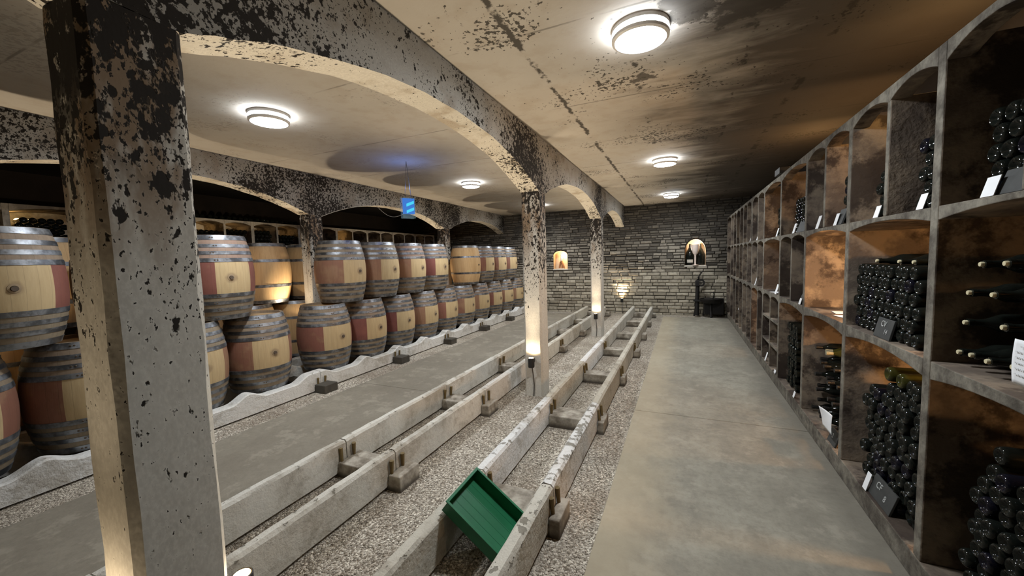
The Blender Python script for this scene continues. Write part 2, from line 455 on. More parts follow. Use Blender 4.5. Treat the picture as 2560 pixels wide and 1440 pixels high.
def tag(o, label=None, cat=None, group=None, kind=None):
    if label: o['label'] = label
    if cat: o['category'] = cat
    if group: o['group'] = group
    if kind: o['kind'] = kind
    return o
def empty(name, loc=(0, 0, 0), rz=0.0):
    o = bpy.data.objects.new(name, None); COL.objects.link(o)
    o.location = loc; o.rotation_euler = (0, 0, rz); o.empty_display_size = .05
    return o
def copy_tree(o, parent=None):
    c = o.copy(); COL.objects.link(c)
    if parent: c.parent = parent
    for ch in list(o.children): copy_tree(ch, c)
    return c
def struct(o):
    o['kind'] = 'structure'; return o
ORD = ['zeroth', 'first', 'second', 'third', 'fourth', 'fifth', 'sixth', 'seventh', 'eighth', 'ninth', 'tenth', 'eleventh', 'twelfth', 'thirteenth', 'fourteenth']

# ------------------------------------------------------------------ the camera
yaw, pitch, roll = math.radians(23.775), math.radians(-4.283), math.radians(-1.611)
fw = Vector((-math.sin(yaw) * math.cos(pitch), math.cos(yaw) * math.cos(pitch), math.sin(pitch)))
rt = Vector((math.cos(yaw), math.sin(yaw), 0)); up = rt.cross(fw)
r2 = rt * math.cos(roll) + up * math.sin(roll); u2 = up * math.cos(roll) - rt * math.sin(roll)
cam = bpy.data.cameras.new('camera'); co = bpy.data.objects.new('camera', cam); COL.objects.link(co)
mw = Matrix((r2, u2, -fw)).transposed().to_4x4(); mw.translation = (0, 0, 1.6)
co.matrix_world = mw
cam.sensor_width = 36; cam.lens = 970 / 2560 * 36; cam.clip_start = .02
SC.camera = co

CEIL = 2.97; YB = 11.25; YF = -4.6; XL = -8.3; XR = 1.70
GZ = -0.03
# ------------------------------------------------------------------ the setting
b = MB(); b.box(XL, XR, YF, YB, -.25, GZ); struct(b.build('floor', M['gravel']))
b = MB(); b.box(XL, XR, YF, YB + .3, CEIL, CEIL + .2); struct(b.build('ceiling', M['ceiling']))
b = MB()
for y0, y1 in ((YF, .2), (.206, 4.09), (4.096, 7.6), (7.606, 10.72)): b.box(-.45, 1.03, y0, y1, -.12, 0)
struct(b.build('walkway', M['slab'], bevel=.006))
b = MB()
for y0, y1 in ((YF, .0), (.006, 3.86), (3.866, 7.5), (7.506, 10.72)): b.box(-3.93, -2.60, y0, y1, -.12, -.005)
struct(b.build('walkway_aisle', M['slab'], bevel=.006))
b = MB(); b.box(XR, XR + .2, YF, YB + .3, -.25, CEIL + .2); struct(b.build('wall_right', M['darkwall']))
b = MB(); b.box(XL - .2, XL, YF, YB + .3, -.25, CEIL + .2); struct(b.build('wall_left', M['darkwall']))
b = MB(); b.box(XL, XR, YF - .2, YF, -.25, CEIL + .2); struct(b.build('wall_front', M['darkwall']))

# back wall: real stone courses on a mortar core, with two arched recesses
NICHES = [dict(x0=-3.55, x1=-3.12, z0=1.26, zs=1.66, rise=.14), dict(x0=.06, x1=.55, z0=1.30, zs=1.66, rise=.32)]
def niche_half(n, z):
    """half width of the recess at height z (None when there is no recess)"""
    hw = (n['x1'] - n['x0']) / 2
    if z < n['z0'] or z > n['zs'] + n['rise']: return None
    if z <= n['zs']: return hw
    t = (z - n['zs']) / n['rise']
    return hw * math.sqrt(max(0, 1 - t * t))
def cut(x0, x1, z0, z1):
    segs = [(x0, x1)]
    for n in NICHES:
        h = [niche_half(n, zz) for zz in (z0 + .003, (z0 + z1) / 2, z1 - .003)]
        h = [q for q in h if q]
        if not h: continue
        h = max(h); cx = (n['x0'] + n['x1']) / 2; a, c = cx - h, cx + h
        out = []
        for s, e in segs:
            if e <= a or s >= c: out.append((s, e)); continue
            if a - s > .012: out.append((s, a))
            if e - c > .012: out.append((c, e))
        segs = out
    return segs
b = MB()
z = -.06
while z < CEIL:
    tidy = z < 1.2
    h = random.uniform(.082, .10) if tidy else random.uniform(.055, .098)
    x = XL - random.uniform(0, .3)
    while x < XR:
        w = random.uniform(.18, .34) if tidy else random.uniform(.12, .32)
        for s, e in cut(max(x, XL), min(x + w, XR), z, z + h):
            if e - s < .02: continue
            g = random.uniform(.005, .008) if tidy else random.uniform(.006, .012)
            y0 = YB - random.uniform(.012, .030) - (0 if tidy else random.uniform(-.004, .018))
            j = lambda q=.006: random.uniform(-q, q)
            top = z + h - g + j(); bot = z + g + j()
            if random.random() < (.0 if tidy else .10): bot += h * .3
            L, R_ = s + g, e - g
            cx = .014
            f4 = [(L + cx + j(), y0 + j(.003), bot + cx), (R_ - cx + j(), y0 + j(.003), bot + cx + j()), (R_ - cx + j(), y0 + j(.003), top - cx), (L + cx + j(), y0 + j(.003), top - cx + j())]
            m4 = [(L, y0 + .011, bot), (R_, y0 + .011, bot), (R_, y0 + .011, top), (L, y0 + .011, top)]
            k4 = [(p[0], YB + .02, p[2]) for p in m4]
            q = [(0, 1, 2, 3)]
            for i in range(4):
                l = (i + 1) % 4
                q += [(4 + i, 4 + l, l, i), (8 + i, 8 + l, 4 + l, 4 + i)]
            b.add(f4 + m4 + k4, q, 0)
        x += w
    z += h
# mortar core in strips that leave the recesses open
zz = -.25
while zz < CEIL + .2:
    z1 = zz + .03
    for s, e in cut(XL, XR, zz, z1): b.add([(s, YB, zz), (e, YB, zz), (e, YB, z1), (s, YB, z1)], [(0, 1, 2, 3)], 1)
    zz = z1
b.box(XL, XR, YB + .34, YB + .5, -.25, CEIL + .2, 1)
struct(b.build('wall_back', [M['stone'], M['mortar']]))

# pebbles on the gravel bed near the camera
def blocked(px, py):
    k = (py - .74) / 1.42
    return (np.abs(k - np.round(k)) * 1.42 < .14) & (px < -.60) & ~((px > -1.80) & (px < -1.34)) & (px > -2.6) | ((np.abs((py - .58) / 1.46 - np.round((py - .58) / 1.46)) * 1.46 < .115) & (px < -4.08))
def pebbles(regs):
    vs, fs = [], []
    base = np.array([[1, 0, 0], [-1, 0, 0], [0, 1, 0], [0, -1, 0], [0, 0, 1], [0, 0, -1], [.6, .6, .45], [-.6, .55, .4], [-.55, -.6, .5], [.6, -.6, .4]], float)
    tri = [(4, 6, 7), (4, 7, 8), (4, 8, 9), (4, 9, 6), (0, 6, 9), (1, 8, 7), (2, 7, 6), (3, 9, 8), (0, 9, 3), (0, 2, 6), (1, 7, 2), (1, 3, 8)]
    tri = np.array(tri); o = 0
    for x0, x1, y0, y1, n, s0 in regs:
        px = rng.uniform(x0, x1, n); py = rng.uniform(y0, y1, n); py = np.where(blocked(px, py), py + .27, py); s = s0 * rng.uniform(.5, 1.25, n); a = rng.uniform(0, 6.28, n)
        for i in range(n):
            c, d = math.cos(a[i]), math.sin(a[i])
            q = base * np.array([s[i], s[i] * rng.uniform(.55, .9), s[i] * rng.uniform(.35, .7)])
            vs.append(np.stack([q[:, 0] * c - q[:, 1] * d + px[i], q[:, 0] * d + q[:, 1] * c + py[i], q[:, 2] + GZ + s[i] * .15], 1))
            fs.append(tri + o); o += len(base)
    v = np.concatenate(vs); f = np.concatenate(fs)
    me = bpy.data.meshes.new('gravel')
    me.from_pydata(v.tolist(), [], f.tolist()); me.materials.append(M['pebble'])
    ob = bpy.data.objects.new('gravel', me); COL.objects.link(ob)
    tag(ob, 'loose pale brown gravel spread between the concrete rails', 'gravel', kind='stuff')
pebbles([(-1.92, -1.27, .7, 3.0, 9000, .0085), (-1.17, -.82, .8, 3.2, 5000, .0085), (-.71, -.455, .8, 3.4, 4200, .0085),
         (-1.92, -1.27, 3.0, 6.5, 7000, .010), (-1.17, -.82, 3.2, 6.5, 3400, .010), (-.71, -.455, 3.4, 6.5, 2600, .010),
         (-2.40, -2.02, .6, 4.0, 3600, .009), (-4.27, -3.935, 1.6, 5.5, 3400, .010)])

# ------------------------------------------------------------------ arcades
CY = [-3.12, .54, 4.20, 7.86]       # front faces of the columns
CD = .25; SPRING = 2.36; RISE = .31
def arcade_beam(xa, xb, label):
    pts = []
    y = YF + .001
    ys = []
    edges = []
    for c in CY: edges += [c, c + CD]
    spans = [(-6.53, CY[0])] + [(CY[i] + CD, CY[i + 1]) for i in range(3)] + [(CY[3] + CD, YB + .05)]
    def zb(y):
        for a, c in spans:
            if a <= y <= c:
                t = (y - (a + c) / 2) / ((c - a) / 2)
                return SPRING + RISE * (1 - abs(t) ** 2.2)
        return SPRING
    for a, c in spans:
        n = 28
        for i in range(n + 1):
            yy = a + (c - a) * (.5 - .5 * math.cos(PI * i / n))
            if YF <= yy <= YB: ys.append(yy)
    ys = sorted(set([round(v, 4) for v in ys] + [YF + .0005]))
    nx = 5
    mb = MB(); vs = []; fs = []
    for yy in ys:
        zz = zb(yy)
        for i in range(nx):
            jz = random.uniform(-.004, .004) if 0 < i < nx - 1 else random.uniform(-.003, .006)
            vs.append((xa + (xb - xa) * i / (nx - 1), yy, zz + jz))
        vs.append((xb, yy, CEIL + .01)); vs.append((xa, yy, CEIL + .01))
    w = nx + 2
    for k in range(len(ys) - 1):
        for i in range(w):
            j = (i + 1) % w
            fs.append((k * w + i, k * w + j, (k + 1) * w + j, (k + 1) * w + i))
    fs.append(tuple(range(w))); fs.append(tuple(range((len(ys) - 1) * w, len(ys) * w))[::-1])
    mb.add(vs, fs)
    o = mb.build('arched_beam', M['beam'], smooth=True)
    tag(o, label, 'beam')
    return o
XA = (-1.712, -1.49); XB = (-5.39, -5.165)
arcade_beam(*XA, 'long mould-speckled concrete beam arching over the columns beside the empty rails')
arcade_beam(*XB, 'long mould-speckled concrete beam arching over the columns behind the barrels')
def column(xr, y, label, group):
    x0, x1 = xr; c = .022; y1 = y + CD
    poly = [(x0 + c, y), (x1 - c, y), (x1, y + c), (x1, y1 - c), (x1 - c, y1), (x0 + c, y1), (x0, y1 - c), (x0, y + c)]
    mb = MB()
    zs = [GZ - .1] + [GZ + .1 + i * .16 for i in range(15)] + [SPRING]
    n = len(poly); vs = []; fs = []
    for zq in zs:
        for p in poly: vs.append((p[0] + random.uniform(-.003, .003), p[1] + random.uniform(-.003, .003), zq))
    for k in range(len(zs) - 1):
        for i in range(n):
            j = (i + 1) % n
            fs.append((k * n + i, k * n + j, (k + 1) * n + j, (k + 1) * n + i))
    fs.append(tuple(range(n))[::-1]); fs.append(tuple(range((len(zs) - 1) * n, len(zs) * n)))
    mb.add(vs, fs)
    return tag(mb.build('column', M['column'], smooth=True), label, 'column', group)
column(XA, CY[1], 'large whitewashed column close by with rust and black mould at its top', 'whitewashed columns')
column(XA, CY[2], 'whitewashed column standing on the gravel with a glowing uplight on its face', 'whitewashed columns')
column(XA, CY[3], 'whitewashed column with a glowing uplight nearest the stone wall', 'whitewashed columns')
column(XB, CY[1], 'speckled column behind the barrels hidden by the large near column', 'whitewashed columns')
column(XB, CY[2], 'speckled column rising in the gap of the upper barrel row', 'whitewashed columns')
column(XB, CY[3], 'speckled column behind the barrels nearest the stone wall', 'whitewashed columns')

# ------------------------------------------------------------------ lamps
LAMP_E = 38.0
def ceiling_lamp(x, y, label):
    r = empty('ceiling_lamp', (x, y, CEIL))
    tag(r, label, 'lamp', 'round ceiling lamps')
    MB().lathe([(0, 0), (.165, 0), (.168, -.012), (.165, -.024), (.15, -.026), (0, -.026)], 40).build('base_plate', M['lampring'], r, smooth=True)
    MB().lathe([(.150, -.026), (.158, -.032), (.158, -.050), (.150, -.056)], 40).build('side_diffuser', M['lampglow'], r, smooth=True)
    MB().lathe([(.148, -.052), (.166, -.054), (.166, -.072), (.150, -.078), (.140, -.072), (.140, -.056)], 40).build('trim_ring', M['lampring'], r, smooth=True)
    MB().lathe([(.148, -.066), (.135, -.080), (.08, -.090), (0, -.094)], 40).build('diffuser', M['lampglow'], r, smooth=True)
    L = bpy.data.lights.new('lamp_light', 'AREA'); L.shape = 'DISK'; L.size = .26; L.energy = LAMP_E; L.color = (.90, .95, 1.0)
    lo = bpy.data.objects.new('lamp_light', L); COL.objects.link(lo); lo.location = (x, y, CEIL - .10)
for x, y, t in ((-.24, 2.57, 'large bright round lamp on the ceiling above the walkway, nearest one'),
                (-.24, 6.14, 'round ceiling lamp above the walkway, middle of its row'),
                (-.24, 9.62, 'round ceiling lamp above the walkway, closest to the stone wall'),
                (-3.44, 2.45, 'bright round ceiling lamp seen through the big near arch'),
                (-3.44, 6.13, 'small round ceiling lamp beyond the hanging blue sign'),
                (-3.44, 9.65, 'round ceiling lamp above the aisle, partly behind the column with uplight')):
    ceiling_lamp(x, y, t)

UP_E = 95.0
def uplight(x, y, z, s, label, energy=UP_E, group='column uplights', off=.075, tilt=26.0, rz=0.0):
    """s = -1: fixed on a face looking to -y, +1: on a face looking to +y"""
    yy = y + s * .048
    if True:
        r = empty('uplight', (x, y, z), rz); tag(r, label, 'wall light', group)
        MB().box(-.02, .02, min(0, s * (off - .035)), max(0, s * (off - .035)), -.07, -.03).build('bracket', M['fixture'], r)
        hs = MB().lathe([(0, -.12), (.034, -.12), (.038, -.11), (.038, -.012), (.034, -.008), (.030, -.012), (0, -.02)], 20, c=(0, s * off, 0)).build('housing', M['fixture'], r, smooth=True)
        MB().lathe([(0, -.010), (.029, -.010)], 20, c=(0, s * off, 0)).build('lens', M['uplens'], hs)
        pts = [(0, s * .05, -.12), (.004, s * .035, -.2), (.0, s * .012, -.26), (.006, s * .006, -.35), (-.004, s * .006, -(z - GZ) + .005)]
        MB().tube(pts, .007, 6).build('cable', M['cable'], r, smooth=True)
    for frac, ang, bl, tl in ((.06, 156, .3, 0), (1.65, 88, .85, tilt)):
        L = bpy.data.lights.new('uplight_light', 'SPOT'); L.energy = energy * frac; L.color = (1.0, .81, .57); L.spot_size = math.radians(ang); L.spot_blend = bl; L.shadow_soft_size = .025
        lo = bpy.data.objects.new('uplight_light', L); COL.objects.link(lo); lo.location = (x - math.sin(rz) * s * off, y + math.cos(rz) * s * off, z + .005)
        lo.rotation_euler = (PI - s * math.radians(tl), 0, rz)
xa = sum(XA) / 2; xb = sum(XB) / 2
uplight(xa + .0, CY[2], .46, -1, 'black uplight glowing on the middle column on the gravel')
uplight(xa + .0, CY[3], .46, -1, 'black uplight glowing on the column nearest the stone wall')
uplight(xa, CY[1], .46, -1, 'black uplight at the foot of the large near column', UP_E * .95, off=.15)
uplight(xa + .04, CY[1] + CD, .42, 1, 'uplight on the far side of the large near column')
uplight(xa, CY[2] + CD, .46, 1, 'uplight on the far side of the middle column on the gravel')
uplight(xa, CY[3] + CD, .46, 1, 'uplight on the far side of the column nearest the stone wall')
for i in (1, 2, 3):
    w = ('nearest', 'middle', 'farthest')[i - 1]
    uplight(xb, CY[i], .75, -1, 'uplight low on the %s column behind the barrels' % w, UP_E * .7)
    uplight(xb, CY[i] + CD, .75, 1, 'uplight on the far side of the %s column behind the barrels' % w, UP_E * .7)
for i in (1, 2, 3): uplight(XB[0], CY[i] + CD / 2, 2.0, 1, 'added unseen light on the rack side of the %s column behind the barrels' % ('nearest', 'middle', 'farthest')[i - 1], UP_E * .30, tilt=68.0, rz=PI / 2)  # made-up fixtures hidden behind the columns, added to brighten the far rack front
uplight(-1.555, YB - .03, .42, -1, 'small black uplight on the stone wall fanning warm light upward', 60.0, group=None, off=.055, tilt=0.0)

# ------------------------------------------------------------------ concrete rails, sleepers and wedges
JY = [-.68 + 1.42 * i for i in range(8)] + [10.68]
JY = [-.68, .74, 2.16, 3.58, 5.00, 6.42, 7.84, 9.26, 10.68]
RT, RB = .225, -.005
def rail_mesh(x0, x1, y0, y1):
    b_ = .016
    mb = MB()
    prof = [(x0, RB), (x1, RB), (x1, RT - b_), (x1 - b_, RT), (x0 + b_, RT), (x0, RT - b_)]
    n = 14; vs = []; fs = []; w = len(prof)
    for i in range(n + 1):
        yy = y0 + (y1 - y0) * i / n
        e = max(0, 1 - min(yy - y0, y1 - yy) / .11)
        for k, p in enumerate(prof):
            zz = p[1] + (.055 * e if k < 2 else random.uniform(-.003, .003) - (.004 if e == 1 else 0))
            vs.append((p[0] + random.uniform(-.0015, .0015), yy, zz))
    for i in range(n):
        for k in range(w):
            l = (k + 1) % w
            fs.append((i * w + k, i * w + l, (i + 1) * w + l, (i + 1) * w + k))
    fs.append(tuple(range(w))); fs.append(tuple(range(n * w, (n + 1) * w))[::-1])
    mb.add(vs, fs)
    return mb
RAILS = {'D': (-.795, -.715, 'rail beside the walkway'), 'C': (-1.262, -1.182, 'second rail from the walkway'),
         'A': (-2.000, -1.925, 'third rail from the walkway'), 'B': (-2.485, -2.41, 'fourth rail from the walkway')}
SEG = ['hidden at the very near end', 'next to the near end', 'after the second joint', 'level with the middle column', 'beyond the middle column', 'well beyond the middle column', 'level with the farthest column', 'closest to the stone wall']
RC = {('D', 1): (.15, .25, .7), ('D', 2): (.75, .0, .95), ('D', 3): (.0, .75, .4), ('C', 2): (.85, 0, .6), ('C', 1): (.1, .3, .4), ('C', 3): (.05, .6, .45), ('C', 4): (.85, 0, .1),
      ('A', 3): (.6, 0, .3), ('A', 2): (.3, 0, .35), ('A', 1): (.25, 0, .35), ('B', 1): (.3, 0, .4), ('B', 2): (.3, 0, .35), ('B', 3): (.35, 0, .35)}
LOOK = lambda c: 'white painted' if c[0] > .5 else ('bare grey' if c[1] > .5 else 'pale')
for key, (x0, x1, where) in RAILS.items():
    for i in range(8):
        y0, y1 = JY[i] + .004, JY[i + 1] - .004
        if i == 7: y1 = 10.95 if key in 'CD' else 10.75
        o = rail_mesh(x0, x1, y0, y1).build('concrete_rail', M['rail'], smooth=True)
        c = RC.get((key, i), (random.uniform(.0, .3), random.uniform(.1, .6) if key in 'CD' else random.uniform(0, .2), random.uniform(.1, .5)))
        o.color = (*c, 1)
        tag(o, '%s concrete %s, piece %s' % (LOOK(c), where, SEG[i]), 'rail', 'low concrete barrel rails')
def sleeper_mesh(xs, x0, x1, yc, h=.085, wy=.12):
    """cross block with slots where the rails sit"""
    pts = [(x0, GZ - .03), (x1, GZ - .03), (x1, h)]
    for a, c in sorted(xs, reverse=True): pts += [(c + .006, h), (c + .006, .044), (a - .006, .044), (a - .006, h)]
    pts += [(x0, h)]
    mb = MB()
    # split in convex columns so the notched block stays a clean solid
    cuts = sorted(set([x0, x1] + [v for a, c in xs for v in (a - .006, c + .006)]))
    for s, e in zip(cuts, cuts[1:]):
        m = (s + e) / 2
        top = .044 if any(a - .006 < m < c + .006 for a, c in xs) else h
        mb.box(s, e, yc - wy, yc + wy, GZ - .03, top)
    return mb
PW = {'CD': 'between the two rails beside the walkway', 'AB': 'between the two rails along the aisle'}
JN = [''] + ['at the %s joint' % q for q in ('nearest', 'second', 'third', 'fourth', 'fifth', 'sixth', 'seventh', 'eighth')]
for pair, x0, x1 in (('CD', -1.34, -.625), ('AB', -2.57, -1.80)):
    xs = [RAILS[k][:2] for k in pair]
    for i in range(1, 9):
        o = sleeper_mesh(xs, x0 + random.uniform(-.02, .01), x1 + random.uniform(-.03, .01), JY[i] + random.uniform(-.02, .02), wy=random.uniform(.10, .125)).build('rail_sleeper', M['sleeper'], bevel=.008)
        tag(o, 'grey cross block %s %s' % (PW[pair], JN[i]), 'sleeper', 'cross blocks under the rails')
        for k in pair:
            a, c = RAILS[k][:2]
            for dy in (-.065, .055):
                if i > 5: continue
                mb = MB(); rr = .016
                mb.lathe([(0, 0), (rr * .75, 0), (rr, .10), (0, .104)], 8)
                w = mb.build('wedge', M['wedge'], smooth=True)
                w.location = (c + rr + .001, JY[i] + dy, .085); w.rotation_euler = (random.uniform(-.15, .15), random.uniform(0, .12), random.uniform(0, 6))
                tag(w, 'brown wedge at the %s joint of the %s, %s of its pair' % (ORD[i], {'D': 'walkway rail', 'C': 'second rail', 'A': 'third rail', 'B': 'aisle rail'}[k], 'nearer' if dy < 0 else 'farther'), 'wedge', 'wooden wedges at the rail joints')

# ------------------------------------------------------------------ barrels
BH = .445; BR, BE = .357, .282
def rad(z): return BR - (BR - BE) * (abs(z) / BH) ** 2.0
def make_barrel(fresh):
    root = empty('wine_barrel')
    zs = [-BH + 2 * BH * i / 24 for i in range(25)]
    prof = [(rad(BH) - .022, -BH + .035), (rad(BH) - .020, -BH)] + [(rad(z), z) for z in zs] + [(rad(BH) - .020, BH), (rad(BH) - .022, BH - .035)]
    MB().lathe(prof, 60).build('staves', M['oak_fresh' if fresh else 'oak'], root, smooth='all' if False else True)
    for s in (-1, 1):
        for z0, w in ((.395, .048), (.315, .036), (.242, .036), (.165, .040)):
            if fresh and z0 in (.315, .242): continue
            a, c = s * z0, s * (z0 + w)
            a, c = min(a, c), max(a, c)
            hp = MB().lathe([(rad(a) - .002, a), (rad(a) + .0035, a), (rad(c) + .0035, c), (rad(c) - .002, c)], 60).build('hoop', M['hoop'], root, smooth=True)
            if not fresh:
                zm = (a + c) / 2; rv = MB(); th = -.42 + (.09 if z0 in (.315, .165) else 0)
                for k in (-1, 1):
                    t2 = th + k * .035
                    rv.lathe([(.0075, 0), (.0055, .0035), (0, .0045)], 8, 'x', (0, 0, 0))
                    n0 = len(rv.v) - 17
                    for q in range(n0, len(rv.v)):
                        px, py, pz = rv.v[q]; rr = rad(zm) + .0035 + px
                        rv.v[q] = (rr * math.cos(t2) - py * math.sin(t2), rr * math.sin(t2) + py * math.cos(t2), zm + pz)
                rv.build('hoop_rivets', M['bung'], hp, smooth=True)
        MB().lathe([(0, s * (BH - .03)), (rad(BH) - .016, s * (BH - .03))], 40).build('barrel_head', M['oak_fresh'], root)
    bg = MB().lathe([(0, BR + .012), (.018, BR + .012), (.021, BR - .005), (0, BR - .006)], 14, axis='x').build('bung', M['bung'], root, smooth=True)
    if not fresh:
        MB().lathe([(.021, BR + .003), (.034, BR + .001), (.036, BR - .006), (.021, BR - .006)], 18, axis='x').build('bung_ring', M['bungring'], bg, smooth=True)
    return root
protos = {}
def barrel(x, y, zb, label, group, c=(.5, .5, .5), rz=0.0, fresh=False):
    if fresh not in protos:
        r = protos[fresh] = make_barrel(fresh)
    else:
        r = copy_tree(protos[fresh])
    r.location = (x, y, zb + BH); r.rotation_euler = (0, 0, rz)
    for ch in r.children:
        if stemname(ch.name) == 'staves': ch.color = (*c, 1)
    return tag(r, label, 'barrel', group)
def stemname(n): return n.split('.')[0]
BX = -4.68; LZ = .15; UZ = LZ + 2 * BH + .004
low = [.04, .77, 1.50, 2.24, 2.98, 3.94, 4.68, 5.41, 6.14, 6.87, 7.62, 8.36, 9.10, 9.84, 10.58]
upp = [.36, 1.10, 1.85, 2.59, 4.29, 5.05, 5.80, 6.56, 7.95, 8.69, 9.43, 10.17]
lowc = {4: (.55, .2, .3), 5: (.75, .2, .0), 6: (.95, .3, .2), 7: (1.0, .3, .2), 8: (.2, .2, .1), 9: (.7, .3, 0), 10: (.5, .3, 0)}
uppc = {3: (.9, .9, 1.0), 4: (.45, .1, -.6), 5: (.3, .1, -.3), 6: (.25, .9, -.2), 7: (1.0, .5, .2)}
for i, y in enumerate(low):
    c = lowc.get(i, (random.uniform(.2, .9), random.uniform(0, .6), random.uniform(-.3, .5)))
    if y < 3.5: w = '%s barrel before the gap by the speckled column' % ORD[5 - i]
    else: w = '%s barrel after the gap by the speckled column' % ORD[i - 4]
    barrel(BX, y, LZ, 'oak barrel in the lower front row, %s' % w, 'lower front row of barrels', c, random.uniform(-.12, .06))
for i, y in enumerate(upp):
    c = uppc.get(i, (random.uniform(.3, 1), random.uniform(.1, .7), random.uniform(-.3, .5)))
    if i < 4: w = '%s barrel before the speckled column' % ORD[4 - i]
    else: w = '%s barrel after the speckled column' % ORD[i - 3]
    barrel(BX, y, UZ, '%s barrel in the upper front row, %s' % ('plain pale oak' if i == 8 else 'oak', w), 'upper front row of barrels', c, (-.14 if i == 3 else random.uniform(-.05, .08)), fresh=(i == 8))
SX = -5.82
for i, y in enumerate([1.42, 2.16, 2.88, 3.62, 4.36, 5.10, 5.84, 6.58, 7.32, 8.06]):
    barrel(SX, y, LZ, 'warm brown oak barrel in the lower back row, %s from the near end' % ORD[i + 1], 'lower back row of barrels', (0, 0, 0), random.uniform(2, 4), True)
for i, y in enumerate([1.68, 2.42, 3.16, 3.90, 4.66, 5.40, 6.14, 6.88, 7.62]):
    barrel(SX, y, UZ, 'warm brown oak barrel in the upper back row, %s from the near end' % ORD[i + 1], 'upper back row of barrels', (0, 0, 0), random.uniform(2, 4), True)
# scalloped rails under the front row
BJ = [-.88, .58, 2.04, 3.50, 4.96, 6.42, 7.88, 9.34, 10.80]
def ztop(y, flat):
    if flat: return .149
    d = min(abs(y - q) for q in low)
    t = min(1, max(0, (d - .17) / .21)); t = t * t * (3 - 2 * t)
    return .149 + .075 * t
def scallop(x0, x1, y0, y1, flat=False):
    n = 60; mb = MB(); vs = []; fs = []
    for i in range(n + 1):
        yy = y0 + (y1 - y0) * i / n
        e = max(0, 1 - min(yy - y0, y1 - yy) / .10)
        zt = ztop(yy, flat); zb = -.012 + .06 * e; q = .012
        vs += [(x0, yy, zb), (x1, yy, zb), (x1, yy, zt - q), (x1 - q, yy, zt), (x0 + q, yy, zt), (x0, yy, zt - q)]
    for i in range(n):
        for k in range(6):
            l = (k + 1) % 6
            fs.append((i * 6 + k, i * 6 + l, i * 6 + 6 + l, i * 6 + 6 + k))
    fs.append(tuple(range(6))); fs.append(tuple(range(n * 6, n * 6 + 6))[::-1])
    return mb.add(vs, fs)
for nm, x0, x1, flat in (('front', -4.42, -4.285, False), ('back', -5.06, -4.93, False), ('second row front', -5.60, -5.50, True), ('second row back', -6.16, -6.05, True)):
    for i in range(8):
        o = scallop(x0, x1, BJ[i] + .004, BJ[i + 1] - .004, flat).build('barrel_rail', M['rail'], smooth=True)
        o.color = (random.uniform(.5, .8), .0, random.uniform(.1, .3), 1)
        wn = {'front': 'scalloped pale rail along the front of the barrels', 'back': 'pale concrete rail under the back of the front barrels',
              'second row front': 'flat rail under the front of the second barrel row', 'second row back': 'flat rail under the back of the second barrel row'}[nm]
        tag(o, '%s, %s piece from the near end' % (wn, ORD[i + 1]), 'rail', 'concrete rails under the barrels')
for i in range(1, 8):
    mb = MB()
    for x0, x1, t in ((-5.12, -5.065, .07), (-5.065, -4.925, .044), (-4.925, -4.425, .07), (-4.425, -4.28, .044), (-4.28, -4.10, .075)):
        mb.box(x0, x1, BJ[i] - .10, BJ[i] + .10, GZ - .03, t)
    tag(mb.build('rail_sleeper', M['sleeper_dark'], bevel=.008), 'dark cross block poking out under the barrel rail at its %s joint' % ORD[i], 'sleeper', 'cross blocks under the barrel rail')
    for dy in (-.055, .05):
        mb = MB(); mb.lathe([(0, 0), (.012, 0), (.015, .075), (0, .078)], 8)
        w = mb.build('wedge', M['wedge'], smooth=True); w.location = (-4.268, BJ[i] + dy, .075); w.rotation_euler = (random.uniform(-.1, .1), .06, 0)
        tag(w, 'dark wooden wedge at the %s joint of the barrel rail, %s of its pair' % (ORD[i], 'nearer' if dy < 0 else 'farther'), 'wedge', 'wooden wedges along the barrel rail')

# ------------------------------------------------------------------ bottle racks
def arch_slab(y0, y1, ztop_, zs, za, n=10):
    pts = [(y0, ztop_), (y0, zs)]
    for i in range(1, n): 
        t = -1 + 2 * i / n
        pts.append((y0 + (y1 - y0) * i / n, zs + (za - zs) * (1 - t * t)))
    pts += [(y1, zs), (y1, ztop_)]
    return pts
def arch_prism(mb, y0, y1, zt, zs, za, xa_, xb_):
    P = arch_slab(y0, y1, zt, zs, za)[1:-1]
    n = len(P); vs = []
    for x in (xa_, xb_):
        for p in P: vs.append((x, p[0], p[1]))
        for p in P: vs.append((x, p[0], zt))
    fs = []; m = 2 * n
    for i in range(n - 1):
        fs += [(i, i + 1, n + i + 1, n + i), (m + i, m + n + i, m + n + i + 1, m + i + 1), (i, m + i, m + i + 1, i + 1), (n + i, n + i + 1, m + n + i + 1, m + n + i)]
    fs += [(0, n, m + n, m), (n - 1, m + n - 1, m + 2 * n - 1, 2 * n - 1)]
    mb.add(vs, fs)
T1, T2, T3 = 1.085, 1.78, 2.48
